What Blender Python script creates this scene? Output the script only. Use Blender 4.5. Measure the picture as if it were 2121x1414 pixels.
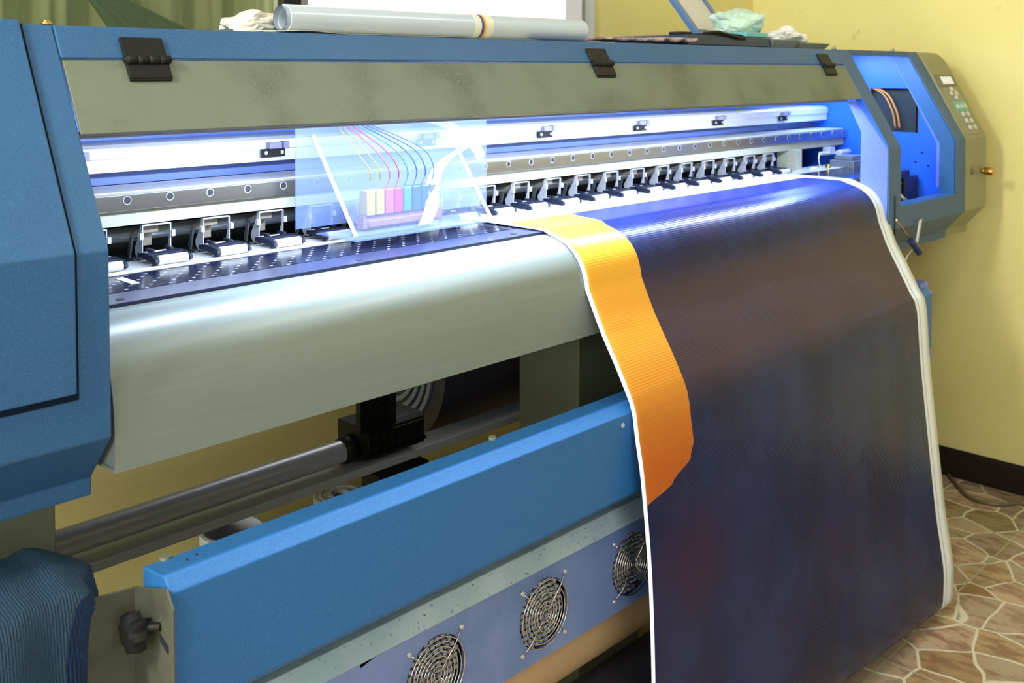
import bpy, bmesh, math, random
from mathutils import Vector, Matrix
random.seed(7)
PI = math.pi
for o in list(bpy.data.objects): bpy.data.objects.remove(o)
S = bpy.context.scene
COL = S.collection

# ------------------------------------------------------------------ camera
H = 1.42
cam_d = bpy.data.cameras.new('camera'); cam = bpy.data.objects.new('camera', cam_d); COL.objects.link(cam)
cam_d.sensor_fit = 'HORIZONTAL'; cam_d.sensor_width = 36.0
cam_d.lens = 2110 / 2121 * 36.0
cam_d.shift_y = -0.2302
cam_d.clip_start = 0.02
pitch = math.radians(2.0); az = math.radians(44.0793)
cam.location = (0, 0, H)
cam.rotation_euler = (PI/2 - pitch, 0, az - PI/2)
cam_d.dof.use_dof = True; cam_d.dof.focus_distance = 1.65; cam_d.dof.aperture_fstop = 8.0
S.camera = cam

# ------------------------------------------------------------------ world, exposure, room light
w = bpy.data.worlds.new('world'); S.world = w; w.use_nodes = True
bg = w.node_tree.nodes['Background']; bg.inputs[0].default_value = (0.95, 0.93, 0.8, 1); bg.inputs[1].default_value = 0.1
S.view_settings.view_transform = 'Standard'; S.view_settings.look = 'None'
S.view_settings.exposure = 0.0; S.view_settings.gamma = 1.0
try: S.view_settings.use_curve_mapping = False
except Exception: pass

def area(name, loc, target, sx, sy, power, color, spread=None):
    d = bpy.data.lights.new(name, 'AREA'); d.shape = 'RECTANGLE'; d.size = sx; d.size_y = sy
    d.energy = power; d.color = color
    if spread: d.spread = math.radians(spread)
    o = bpy.data.objects.new(name, d); COL.objects.link(o); o.location = loc
    v = Vector(target) - Vector(loc); o.rotation_euler = v.to_track_quat('-Z', 'Y').to_euler()
    return o
WARM = (0.97, 1.0, 0.92)
area('ceiling_light_right', (2.1, 0.35, 2.62), (2.0, 1.0, 0.8), 1.1, 0.25, 13, WARM)
area('ceiling_light_left', (-1.0, 1.02, 2.62), (1.2, 1.3, 0.9), 0.3, 1.1, 120, WARM)
area('ceiling_light_camera', (0.4, -1.2, 2.62), (1.6, 1.2, 0.6), 1.2, 0.3, 22, WARM)
area('front_fill_light', (-0.6, -2.55, 1.55), (1.4, 1.6, 0.7), 2.2, 1.3, 27, (0.97, 0.98, 1.0))  # added fill from behind the camera, no window known there
area('left_fill_light', (-2.55, -0.45, 1.55), (1.3, 1.2, 0.6), 1.5, 1.3, 52, (0.96, 0.99, 1.0))  # added fill from the left, belongs to no known window
area('rear_left_fill_light', (-2.55, 1.40, 1.12), (1.0, 1.45, 0.9), 1.8, 1.4, 85, (0.97, 1.0, 0.95))  # added fill to brighten the wall under and behind the machine
# LED tubes under the flap of the printer, plus an added fill lamp
LED = (0.62, 0.74, 1.0)
area('led_strip', (1.65, 1.312, 1.3325), (1.65, 1.44, 1.0), 2.0, 0.02, 28, LED)
area('led_carriage', (1.25, 1.325, 1.3325), (1.25, 1.38, 1.0), 0.7, 0.02, 8, LED)
area('back_panel_fill', (1.65, 1.350, 1.326), (1.65, 1.76, 1.30), 2.0, 0.012, 3.5, LED)  # added lamp aimed at the inner back panel to brighten its top
area('led_head', (2.98, 1.45, 1.45), (3.1, 1.40, 1.0), 0.3, 0.10, 5, (0.35, 0.55, 1.0))

# ------------------------------------------------------------------ materials
MATS = {}
def mat(name, col, rough=0.5, metal=0.0, noise=None, speck=None, bump=None, spec=None, emit=None, coat=None, col2=None):
    m = bpy.data.materials.new(name); m.use_nodes = True; nt = m.node_tree; n = nt.nodes; l = nt.links
    b = n['Principled BSDF']; b.inputs['Base Color'].default_value = (*col, 1)
    b.inputs['Roughness'].default_value = rough; b.inputs['Metallic'].default_value = metal
    if spec is not None: b.inputs['Specular IOR Level'].default_value = spec
    if coat: b.inputs['Coat Weight'].default_value = coat; b.inputs['Coat Roughness'].default_value = 0.15
    tc = n.new('ShaderNodeTexCoord')
    cur = None
    def mixc(fac, c1, c2):
        mx = n.new('ShaderNodeMix'); mx.data_type = 'RGBA'
        l.new(fac, mx.inputs[0])
        if hasattr(c1, 'is_output'): l.new(c1, mx.inputs[6])
        else: mx.inputs[6].default_value = (*c1, 1)
        mx.inputs[7].default_value = (*c2, 1)
        return mx.outputs[2]
    cur = col
    for spec_ in ([noise] if noise else []) + ([speck] if speck else []):
        c2, scale, lo, hi, detail = spec_
        tx = n.new('ShaderNodeTexNoise'); tx.inputs['Scale'].default_value = scale; tx.inputs['Detail'].default_value = detail
        l.new(tc.outputs['Object'], tx.inputs['Vector'])
        mr = n.new('ShaderNodeMapRange'); mr.inputs[1].default_value = lo; mr.inputs[2].default_value = hi
        l.new(tx.outputs['Fac'], mr.inputs[0])
        cur = mixc(mr.outputs[0], cur, c2)
    if hasattr(cur, 'is_output'): l.new(cur, b.inputs['Base Color'])
    if bump:
        sc, st = bump
        tx = n.new('ShaderNodeTexNoise'); tx.inputs['Scale'].default_value = sc
        l.new(tc.outputs['Object'], tx.inputs['Vector'])
        bp = n.new('ShaderNodeBump'); bp.inputs['Strength'].default_value = st; bp.inputs['Distance'].default_value = 0.002
        l.new(tx.outputs['Fac'], bp.inputs['Height']); l.new(bp.outputs[0], b.inputs['Normal'])
    if emit: b.inputs['Emission Color'].default_value = (*emit[0], 1); b.inputs['Emission Strength'].default_value = emit[1]
    MATS[name] = m
    return m
def stretch(m, sx, sy, sz):
    """object coordinates scaled before the noise (brushed looks)"""
    nt = m.node_tree; tc = [x for x in nt.nodes if x.type == 'TEX_COORD'][0]
    mp = nt.nodes.new('ShaderNodeMapping'); mp.inputs['Scale'].default_value = (sx, sy, sz)
    for lk in list(tc.outputs['Object'].links):
        to = lk.to_socket; nt.links.remove(lk); nt.links.new(mp.outputs[0], to)
    nt.links.new(tc.outputs['Object'], mp.inputs[0])
    return m

blue = mat('blue_paint', (0.022, 0.084, 0.195), 0.42, 0.0, spec=.35, noise=((0.027, 0.097, 0.215), 3, .4, .65, 3), speck=((0.042, 0.125, 0.265), 420, .52, .80, 1), bump=(600, .12))
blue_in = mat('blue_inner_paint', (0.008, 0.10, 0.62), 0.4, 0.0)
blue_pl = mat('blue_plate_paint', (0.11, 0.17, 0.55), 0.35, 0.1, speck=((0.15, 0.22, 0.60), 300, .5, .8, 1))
blue_fan = mat('fan_box_paint', (0.17, 0.25, 0.52), 0.38, 0.2, noise=((0.09, 0.16, 0.37), 6, .45, .7, 4), speck=((0.18, 0.28, 0.48), 500, .55, .8, 1))
bevel_grey = mat('worn_bevel_paint', (0.28, 0.40, 0.46), 0.4, 0.1, noise=((0.38, 0.49, 0.54), 9, .4, .7, 6), speck=((0.12, 0.16, 0.18), 160, .66, .72, 2))
grey = mat('grey_paint', (0.130, 0.155, 0.108), 0.5, 0.0, noise=((0.060, 0.074, 0.045), 6, .48, .74, 7), speck=((0.138, 0.165, 0.118), 300, .5, .8, 1))
apron_m = mat('apron_silver', (0.175, 0.21, 0.185), 0.34, 0.08, speck=((0.195, 0.23, 0.205), 120, .4, .8, 2), bump=(300, .03))
stretch(apron_m, .05, 1, 1)
cap_m = mat('grey_cap_paint', (0.235, 0.23, 0.12), 0.45)
leg_m = mat('leg_paint', (0.13, 0.145, 0.09), 0.55, 0.0, noise=((0.10, 0.11, 0.07), 5, .4, .7, 4))
bracket_m = mat('bracket_steel', (0.085, 0.09, 0.062), 0.48, 0.2, noise=((0.045, 0.045, 0.035), 14, .54, .72, 5), speck=((0.085, 0.09, 0.07), 4, .45, .6, 2))
black = mat('black_plastic', (0.009, 0.009, 0.008), 0.48, spec=.22)
black_m = mat('black_matte', (0.010, 0.010, 0.011), 0.6)
dark = mat('dark_interior', (0.006, 0.010, 0.012), 0.7)
steel = mat('steel', (0.40, 0.40, 0.37), 0.28, 1.0, noise=((0.30, 0.30, 0.27), 30, .4, .7, 5)); stretch(steel, .05, 1, 1)
zinc = mat('zinc_steel', (0.52, 0.53, 0.56), 0.35, 0.45)
alu = mat('aluminium', (0.66, 0.67, 0.66), 0.35, 0.4, noise=((0.60, 0.60, 0.56), 12, .4, .7, 4)); stretch(alu, .1, 1, 1)
cream = mat('cream_beam', (0.32, 0.33, 0.25), 0.5, 0.0, noise=((0.26, 0.21, 0.10), 14, .62, .78, 5))
tube_m = mat('grey_tube', (0.52, 0.54, 0.56), 0.33, 0.35)
rail_m = mat('grey_square_tube', (0.33, 0.34, 0.33), 0.40, 0.1)
roller_m = mat('rubber_roller', (0.40, 0.40, 0.35), 0.4, spec=.3)
arm_m = mat('dark_lever', (0.010, 0.013, 0.026), 0.5, 0.0, spec=.18)
brass = mat('brass', (0.55, 0.32, 0.08), 0.3, 1.0)
white_vinyl = mat('white_vinyl', (0.44, 0.51, 0.57), 0.30, 0.0, coat=.3)
white = mat('white_plastic', (0.8, 0.8, 0.78), 0.5)
yellow_tape = mat('cream_tape', (0.62, 0.64, 0.50), 0.4)
kraft = mat('kraft_paper', (0.50, 0.34, 0.17), 0.55)
darkfilm = mat('dark_film_roll', (0.025, 0.022, 0.035), 0.30, coat=.2)
led_m = mat('led_diffuser', (0.8, 0.85, 1), 0.5, emit=((0.7, 0.8, 1.0), 6))
day = mat('daylight_pane', (1, 1, 1), 0.5, emit=((1, 1, 1), 2.2))
frame_grey = mat('window_frame_grey', (0.20, 0.19, 0.17), 0.4)
frame_white = mat('window_frame_white', (0.55, 0.58, 0.60), 0.4)
maroon = mat('maroon_cloth', (0.22, 0.13, 0.13), 0.9, noise=((0.45, 0.34, 0.34), 60, .4, .7, 3))
bagm = mat('cream_bag', (0.62, 0.60, 0.50), 0.5, noise=((0.45, 0.38, 0.22), 40, .5, .7, 3))
paper = mat('old_paper', (0.60, 0.56, 0.42), 0.7)
towel_m = mat('blue_towel', (0.004, 0.055, 0.13), 0.85, noise=((0.0, 0.10, 0.17), 8, .4, .7, 2))
base_m = mat('dark_baseboard', (0.013, 0.006, 0.006), 0.35)
lcd = mat('lcd_screen', (0.7, 0.74, 0.75), 0.3, emit=((0.7, 0.75, 0.8), .25))
panel_m = mat('keypad_film', (0.22, 0.22, 0.13), 0.35)
teal = mat('teal_print', (0.10, 0.42, 0.36), 0.4)
button_m = mat('white_button', (0.55, 0.55, 0.48), 0.35)
wire_or = mat('orange_cable', (0.45, 0.17, 0.03), 0.4)
strip_white = mat('white_sticker', (0.75, 0.75, 0.73), 0.4)
tray_m = mat('grey_tray', (0.20, 0.22, 0.20), 0.4)
case_blue = mat('case_blue', (0.05, 0.14, 0.33), 0.35)
dark_blue = mat('case_dark_blue', (0.01, 0.03, 0.07), 0.35)
pvc = mat('white_pvc', (0.45, 0.47, 0.49), 0.35)
cordm = mat('clear_cord', (0.12, 0.10, 0.05), 0.3)

def yellow_wall():
    m = bpy.data.materials.new('yellow_wall_paint'); m.use_nodes = True; nt = m.node_tree; n = nt.nodes; l = nt.links
    b = n['Principled BSDF']; b.inputs['Roughness'].default_value = 0.6
    tc = n.new('ShaderNodeTexCoord')
    a = n.new('ShaderNodeTexNoise'); a.inputs['Scale'].default_value = 2.2; a.inputs['Detail'].default_value = 6
    l.new(tc.outputs['Object'], a.inputs['Vector'])
    r = n.new('ShaderNodeValToRGB'); r.color_ramp.elements[0].position = .35; r.color_ramp.elements[1].position = .7
    r.color_ramp.elements[0].color = (0.74, 0.645, 0.24, 1); r.color_ramp.elements[1].color = (0.78, 0.69, 0.285, 1)
    l.new(a.outputs['Fac'], r.inputs[0])
    d = n.new('ShaderNodeTexNoise'); d.inputs['Scale'].default_value = 13; d.inputs['Detail'].default_value = 3
    l.new(tc.outputs['Object'], d.inputs['Vector'])
    mr = n.new('ShaderNodeMapRange'); mr.inputs[1].default_value = .70; mr.inputs[2].default_value = .80; mr.inputs[4].default_value = .35
    l.new(d.outputs['Fac'], mr.inputs[0])
    mx = n.new('ShaderNodeMix'); mx.data_type = 'RGBA'; l.new(mr.outputs[0], mx.inputs[0]); l.new(r.outputs[0], mx.inputs[6]); mx.inputs[7].default_value = (0.35, 0.28, 0.10, 1)
    l.new(mx.outputs[2], b.inputs['Base Color'])
    bt = n.new('ShaderNodeTexNoise'); bt.inputs['Scale'].default_value = 90; l.new(tc.outputs['Object'], bt.inputs['Vector'])
    bp = n.new('ShaderNodeBump'); bp.inputs['Strength'].default_value = .15; bp.inputs['Distance'].default_value = .003
    l.new(bt.outputs['Fac'], bp.inputs['Height']); l.new(bp.outputs[0], b.inputs['Normal'])
    return m
wallm = yellow_wall()

def floor_mat():
    m = bpy.data.materials.new('crazy_paving_vinyl'); m.use_nodes = True; nt = m.node_tree; n = nt.nodes; l = nt.links
    b = n['Principled BSDF']; b.inputs['Roughness'].default_value = 0.28
    tc = n.new('ShaderNodeTexCoord')
    wn = n.new('ShaderNodeTexNoise'); wn.inputs['Scale'].default_value = 3.5; l.new(tc.outputs['Object'], wn.inputs['Vector'])
    add = n.new('ShaderNodeMix'); add.data_type = 'VECTOR'; add.inputs[0].default_value = .10
    l.new(tc.outputs['Object'], add.inputs[4]); l.new(wn.outputs['Color'], add.inputs[5])
    v = n.new('ShaderNodeTexVoronoi'); v.feature = 'DISTANCE_TO_EDGE'; v.inputs['Scale'].default_value = 8.6
    l.new(add.outputs[1], v.inputs['Vector'])
    v2 = n.new('ShaderNodeTexVoronoi'); v2.inputs['Scale'].default_value = 8.6; l.new(add.outputs[1], v2.inputs['Vector'])
    sep = n.new('ShaderNodeSeparateColor'); l.new(v2.outputs['Color'], sep.inputs[0])
    r = n.new('ShaderNodeValToRGB'); r.color_ramp.interpolation = 'LINEAR'
    cs = [(0, (0.26, 0.15, 0.07)), (.25, (0.50, 0.37, 0.22)), (.5, (0.33, 0.25, 0.19)), (.75, (0.56, 0.40, 0.27)), (1, (0.24, 0.19, 0.10))]
    r.color_ramp.elements[0].color = (*cs[0][1], 1); r.color_ramp.elements[1].color = (*cs[4][1], 1)
    for p, c in cs[1:4]: e = r.color_ramp.elements.new(p); e.color = (*c, 1)
    l.new(sep.outputs[0], r.inputs[0])
    nz = n.new('ShaderNodeTexNoise'); nz.inputs['Scale'].default_value = 26; nz.inputs['Detail'].default_value = 8; nz.inputs['Roughness'].default_value = .7
    mp = n.new('ShaderNodeMapping'); mp.inputs['Scale'].default_value = (1, .45, 1); l.new(tc.outputs['Object'], mp.inputs[0]); l.new(mp.outputs[0], nz.inputs['Vector'])
    mr = n.new('ShaderNodeMapRange'); mr.inputs[1].default_value = .46; mr.inputs[2].default_value = .60; mr.inputs[4].default_value = .70; l.new(nz.outputs['Fac'], mr.inputs[0])
    mx = n.new('ShaderNodeMix'); mx.data_type = 'RGBA'; l.new(mr.outputs[0], mx.inputs[0]); l.new(r.outputs[0], mx.inputs[6]); mx.inputs[7].default_value = (0.17, 0.075, 0.04, 1)
    g = n.new('ShaderNodeMapRange'); g.inputs[1].default_value = .018; g.inputs[2].default_value = .034; g.inputs[3].default_value = 1; g.inputs[4].default_value = 0
    l.new(v.outputs['Distance'], g.inputs[0])
    mg = n.new('ShaderNodeMix'); mg.data_type = 'RGBA'; l.new(g.outputs[0], mg.inputs[0]); l.new(mx.outputs[2], mg.inputs[6]); mg.inputs[7].default_value = (0.62, 0.58, 0.45, 1)
    # straight seams of the 60 cm tiles
    br = n.new('ShaderNodeTexBrick'); br.offset = 0; br.inputs['Scale'].default_value = 1.0; br.inputs['Mortar Size'].default_value = .0025; br.inputs['Brick Width'].default_value = .6; br.inputs['Row Height'].default_value = .6
    br.inputs['Color1'].default_value = (1, 1, 1, 1); br.inputs['Color2'].default_value = (1, 1, 1, 1); br.inputs['Mortar'].default_value = (0, 0, 0, 1)
    l.new(tc.outputs['Object'], br.inputs['Vector'])
    ms = n.new('ShaderNodeMix'); ms.data_type = 'RGBA'; l.new(br.outputs['Fac'], ms.inputs[0]); l.new(mg.outputs[2], ms.inputs[6]); ms.inputs[7].default_value = (0.40, 0.36, 0.25, 1)
    l.new(ms.outputs[2], b.inputs['Base Color'])
    return m

def clear(name, col, alpha, rough=.25, emit=0):
    m = bpy.data.materials.new(name); m.use_nodes = True; nt = m.node_tree; n = nt.nodes; l = nt.links
    b = n['Principled BSDF']; b.inputs['Base Color'].default_value = (*col, 1); b.inputs['Roughness'].default_value = rough
    t = n.new('ShaderNodeBsdfTransparent'); mx = n.new('ShaderNodeMixShader'); mx.inputs[0].default_value = alpha
    l.new(t.outputs[0], mx.inputs[1]); l.new(b.outputs[0], mx.inputs[2])
    l.new(mx.outputs[0], n['Material Output'].inputs['Surface'])
    return m
acryl = clear('frosted_acrylic', (0.13, 0.19, 0.36), .34, .4)
acryl2 = clear('clear_acrylic', (0.20, 0.26, 0.42), .06, .6)
ribbon_m = clear('ribbon_cable', (0.22, 0.27, 0.38), .5, .6)
bag_clear = clear('clear_green_bag', (0.60, 0.85, 0.76), .6, .2)
glass_g = clear('window_glass', (0.13, 0.17, 0.08), .30, .08)
for nm, c in (('ink_yellow', (0.16, 0.12, 0.005)), ('ink_magenta', (0.16, 0.004, 0.06)), ('ink_cyan', (0.0, 0.03, 0.16)), ('ink_black', (0.03, 0.04, 0.12)), ('ink_light_magenta', (0.18, 0.03, 0.08)), ('ink_light_cyan', (0.01, 0.08, 0.19))):
    mat(nm, c, .35)

# ------------------------------------------------------------------ mesh helpers
WLOC = {}
def obj(name, bm, m, parent=None, smooth=False, bevel=0, at=None, **tags):
    """bm holds world coordinates; the object gets its origin at the mesh centre"""
    me = bpy.data.meshes.new(name)
    vs = [v.co for v in bm.verts]
    lo = Vector((min(v[i] for v in vs) for i in range(3))); hi = Vector((max(v[i] for v in vs) for i in range(3)))
    c = (lo + hi) / 2 if at is None else Vector(at)
    bmesh.ops.translate(bm, verts=bm.verts, vec=-c)
    bmesh.ops.recalc_face_normals(bm, faces=bm.faces)
    bm.to_mesh(me); bm.free()
    o = bpy.data.objects.new(name, me); COL.objects.link(o)
    if not isinstance(m, (list, tuple)): m = [m]
    for k in m: me.materials.append(k)
    if smooth:
        for p in me.polygons: p.use_smooth = True
        if smooth != 'full':
            try: me.set_sharp_from_angle(angle=math.radians(35))
            except Exception: pass
    WLOC[o.name] = c
    pl = WLOC[parent.name] if parent is not None else Vector((0, 0, 0))
    o.location = c - pl
    if parent is not None: o.parent = parent
    if bevel:
        b = o.modifiers.new('bevel', 'BEVEL'); b.width = bevel; b.segments = 2; b.limit_method = 'ANGLE'; b.angle_limit = math.radians(25)
    for k, v in tags.items(): o[k] = v
    return o
def empty(name, loc, **tags):
    o = bpy.data.objects.new(name, None); COL.objects.link(o); o.location = loc; o.empty_display_size = .05
    WLOC[o.name] = Vector(loc)
    for k, v in tags.items(): o[k] = v
    return o
def B(): return bmesh.new()
def box(bm, x0, x1, y0, y1, z0, z1, mi=0):
    v = [bm.verts.new(p) for p in ((x0, y0, z0), (x1, y0, z0), (x1, y1, z0), (x0, y1, z0), (x0, y0, z1), (x1, y0, z1), (x1, y1, z1), (x0, y1, z1))]
    for f in ((0, 1, 2, 3), (4, 5, 6, 7), (0, 1, 5, 4), (1, 2, 6, 5), (2, 3, 7, 6), (3, 0, 4, 7)):
        fc = bm.faces.new([v[i] for i in f]); fc.material_index = mi
    return bm
def prism(bm, poly, x0, x1, axis='x', mi=0):
    """extrude polygon; axis x: poly is (y,z); axis y: (x,z); axis z: (x,y)"""
    def P(a, p): return (a, p[0], p[1]) if axis == 'x' else ((p[0], a, p[1]) if axis == 'y' else (p[0], p[1], a))
    a = [bm.verts.new(P(x0, p)) for p in poly]; b = [bm.verts.new(P(x1, p)) for p in poly]
    n = len(poly)
    fs = [bm.faces.new(a), bm.faces.new(b[::-1])]
    for i in range(n): fs.append(bm.faces.new([a[i], b[i], b[(i+1) % n], a[(i+1) % n]]))
    for f in fs: f.material_index = mi
    return bm
def offset_line(pl, t):
    out = []
    for i, p in enumerate(pl):
        a = Vector(pl[max(i-1, 0)]); c = Vector(pl[min(i+1, len(pl)-1)]); p = Vector(p)
        d1 = (p - a).normalized() if i > 0 else (c - p).normalized()
        d2 = (c - p).normalized() if i < len(pl)-1 else d1
        n1 = Vector((-d1.y, d1.x)); n2 = Vector((-d2.y, d2.x)); nn = (n1 + n2).normalized()
        k = t / max(.3, nn.dot(n1)); out.append(p + nn * k)
    return [tuple(q) for q in out]
def sheet(bm, pl, x0, x1, t, axis='x'):
    """bent sheet of thickness t following polyline pl"""
    o2 = offset_line(pl, t); n = len(pl)
    def P(a, p): return (a, p[0], p[1]) if axis == 'x' else ((p[0], a, p[1]) if axis == 'y' else (p[0], p[1], a))
    r = [[bm.verts.new(P(x, p)) for p in q] for x in (x0, x1) for q in (pl, o2)]
    a0, a1, b0, b1 = r
    for i in range(n-1):
        bm.faces.new([a0[i], a0[i+1], b0[i+1], b0[i]]); bm.faces.new([a1[i], b1[i], b1[i+1], a1[i+1]])
        bm.faces.new([a0[i], a1[i], a1[i+1], a0[i+1]]); bm.faces.new([b0[i], b0[i+1], b1[i+1], b1[i]])
    for q in (0, n-1): bm.faces.new([a0[q], b0[q], b1[q], a1[q]])
    return bm
def cyl(bm, p0, p1, r, seg=20, r1=None, cap=True, mi=0):
    p0 = Vector(p0); p1 = Vector(p1); d = (p1 - p0).normalized(); r1 = r if r1 is None else r1
    u = d.orthogonal().normalized(); v = d.cross(u)
    a = [bm.verts.new(p0 + (u * math.cos(2*PI*i/seg) + v * math.sin(2*PI*i/seg)) * r) for i in range(seg)]
    b = [bm.verts.new(p1 + (u * math.cos(2*PI*i/seg) + v * math.sin(2*PI*i/seg)) * r1) for i in range(seg)]
    for i in range(seg): f = bm.faces.new([a[i], a[(i+1) % seg], b[(i+1) % seg], b[i]]); f.material_index = mi; f.smooth = True
    if cap:
        bm.faces.new(a[::-1]).material_index = mi; bm.faces.new(b).material_index = mi
    return bm
def pipe(bm, p0, p1, ro, ri, seg=40):
    p0 = Vector(p0); p1 = Vector(p1); d = (p1 - p0).normalized(); u = d.orthogonal().normalized(); v = d.cross(u)
    def ring(p, r): return [bm.verts.new(p + (u * math.cos(2*PI*i/seg) + v * math.sin(2*PI*i/seg)) * r) for i in range(seg)]
    a, b, c, e = ring(p0, ro), ring(p1, ro), ring(p1, ri), ring(p0, ri)
    for r1, r2 in ((a, b), (b, c), (c, e), (e, a)):
        for i in range(seg): bm.faces.new([r1[i], r1[(i+1) % seg], r2[(i+1) % seg], r2[i]])
    return bm
def wire(bm, pts, r, seg=8, closed=False):
    pts = [Vector(p) for p in pts]; n = len(pts); rings = []; u = None
    for i, p in enumerate(pts):
        a = pts[(i-1) % n] if (closed or i > 0) else p; c = pts[(i+1) % n] if (closed or i < n-1) else p
        d = (c - a).normalized()
        if u is None: u = d.orthogonal().normalized()
        u = (u - d * u.dot(d)); u = u.normalized() if u.length > 1e-6 else d.orthogonal().normalized()
        v = d.cross(u)
        rings.append([bm.verts.new(p + (u * math.cos(2*PI*k/seg) + v * math.sin(2*PI*k/seg)) * r) for k in range(seg)])
    m = n if closed else n-1
    for i in range(m):
        A, Bq = rings[i], rings[(i+1) % n]
        for k in range(seg):
            f = bm.faces.new([A[k], A[(k+1) % seg], Bq[(k+1) % seg], Bq[k]]); f.smooth = True
    if not closed: bm.faces.new(rings[0][::-1]); bm.faces.new(rings[-1])
    return bm
def smooth_path(pts, n=6):
    pts = [Vector(p) for p in pts]; out = []
    for i in range(len(pts)-1):
        p0 = pts[max(i-1, 0)]; p1 = pts[i]; p2 = pts[i+1]; p3 = pts[min(i+2, len(pts)-1)]
        for k in range(n):
            t = k / n
            out.append(0.5 * ((2*p1) + (p2-p0)*t + (2*p0-5*p1+4*p2-p3)*t*t + (3*p1-p0-3*p2+p3)*t**3))
    out.append(pts[-1]); return out
def grid(bm, P, closed_u=False, mi=0):
    V = [[bm.verts.new(p) for p in row] for row in P]
    for i in range(len(V)-1):
        for j in range(len(V[0])-1):
            f = bm.faces.new([V[i][j], V[i][j+1], V[i+1][j+1], V[i+1][j]]); f.smooth = True; f.material_index = mi
    return V
def plate_with_hole(bm, outer, circ, y0, y1):
    pass

# ------------------------------------------------------------------ the room
def struct(name, bm, m, **k): return obj(name, bm, m, kind='structure', **k)
XW, YB = 3.605, 2.15
b = B(); box(b, -2.6, XW+.1, -2.6, YB+.1, -.05, 0); struct('floor', b, floor_mat())
b = B(); box(b, XW, XW+.1, -2.6, YB+.1, 0, 2.7); struct('wall_right', b, wallm)
b = B()
box(b, -2.6, XW, YB, YB+.1, 0, 1.2); box(b, -2.6, XW, YB, YB+.1, 2.45, 2.7)
box(b, -2.6, -1.2, YB, YB+.1, 1.2, 2.45); box(b, 2.535, XW, YB, YB+.1, 1.2, 2.45)
struct('wall_back', b, wallm)
b = B(); box(b, -2.7, -2.6, -2.6, YB+.1, 0, 2.7); struct('wall_left', b, mat('brown_wall_paint', (.16, .13, .08), .6))
b = B(); box(b, -2.6, XW, -2.7, -2.6, 0, 2.7); struct('wall_front', b, MATS['brown_wall_paint'])
b = B(); box(b, -1.72, .52, -2.598, -2.59, .88, 2.22); w3 = struct('added_pane_front', b, mat('added_glow_pane', (1, 1, 1), .5, emit=((.97, .98, 1), 2.0)))  # added glowing pane behind the camera, goes with the front fill
b = B(); box(b, -1.80, -1.72, -2.60, -2.56, .80, 2.30); box(b, .52, .60, -2.60, -2.56, .80, 2.30); box(b, -1.72, .52, -2.60, -2.56, .80, .88); box(b, -1.72, .52, -2.60, -2.56, 2.22, 2.30); box(b, -.62, -.58, -2.59, -2.57, .88, 2.22)
obj('pane_frame', b, frame_white, w3)  # frame of the added front pane
b = B(); box(b, -2.598, -2.59, -1.20, .30, .90, 2.20); w4 = struct('added_pane_left', b, MATS['added_glow_pane'])  # added glowing pane, goes with the left fill
b = B(); box(b, -2.60, -2.56, -1.27, -1.20, .83, 2.27); box(b, -2.60, -2.56, .30, .37, .83, 2.27); box(b, -2.60, -2.56, -1.20, .30, .83, .90); box(b, -2.60, -2.56, -1.20, .30, 2.20, 2.27)
obj('pane_frame', b, frame_white, w4)  # frame of the added left pane
b = B(); box(b, -2.598, -2.59, .74, 2.06, .18, 2.02); d1 = struct('added_pane_rear_left', b, MATS['added_glow_pane'])  # added glowing pane for the fill that reaches behind the machine
b = B(); box(b, -2.60, -2.56, .66, .74, .0, 2.10); box(b, -2.60, -2.56, 2.06, 2.14, .0, 2.10); box(b, -2.60, -2.56, .74, 2.06, .0, .18); box(b, -2.60, -2.56, .74, 2.06, 2.02, 2.10)
obj('added_pane_frame', b, frame_white, d1)  # frame of the added rear-left pane
b = B(); box(b, -2.7, XW+.1, -2.7, YB+.1, 2.7, 2.75); struct('ceiling', b, mat('ceiling_paint', (.7, .68, .6), .7))
b = B()
prism(b, [(XW-.014, 0), (XW, 0), (XW, .098), (XW-.006, .098), (XW-.014, .088)], -2.6, YB, axis='y')
struct('baseboard_right', b, base_m, bevel=.002)
b = B(); box(b, -2.6, XW-.014, YB-.014, YB, 0, .098); struct('baseboard_back', b, base_m, bevel=.002)
# bright window in the back wall
b = B(); box(b, 1.472, 2.523, YB+.05, YB+.055, 1.22, 2.43); win = struct('window_1', b, day)
b = B(); box(b, 1.455, 1.471, YB-.02, YB+.06, 1.2, 2.45); box(b, 2.524, 2.540, YB-.02, YB+.06, 1.2, 2.45); box(b, 1.471, 2.524, YB-.02, YB+.06, 1.2, 1.22); box(b, 1.471, 2.524, YB-.02, YB+.06, 2.43, 2.45)
obj('pane_frame', b, frame_grey, win)
b = B(); box(b, 2.541, 2.598, YB-.012, YB-.001, 1.1, 2.50); box(b, 1.455, 2.541, YB-.012, YB-.001, 2.452, 2.50)
obj('window_trim', b, frame_white, win)
# glazed opening with green curtains behind
b = B(); box(b, -1.2, 1.434, YB+.03, YB+.036, 1.2, 2.45); win2 = struct('window_2', b, glass_g)
b = B(); box(b, 1.435, 1.454, YB-.015, YB+.06, 1.2, 2.45); box(b, -1.2, -1.16, YB-.015, YB+.06, 1.2, 2.45)
obj('pane_frame', b, black, win2)
cur_m = mat('green_curtain', (0.40, 0.40, 0.18), 0.75, noise=((0.28, 0.31, 0.13), 3, .4, .6, 2))
b = B(); P_ = []
nx = 420
for k in range(5):
    z = 1.1 + 1.45 * k / 4; row = []
    for i in range(nx):
        x = -1.3 + 2.80 * i / (nx-1)
        row.append((x, YB + .17 + .025 * math.sin(x*52 + .8*math.sin(x*9)) + .012*math.sin(x*131), z))
    P_.append(row)
grid(b, P_)
obj('curtain', b, cur_m, smooth='full', label='pleated yellow-green curtain hanging behind the glass at upper left', category='curtain')
b = B(); P_ = []
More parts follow.
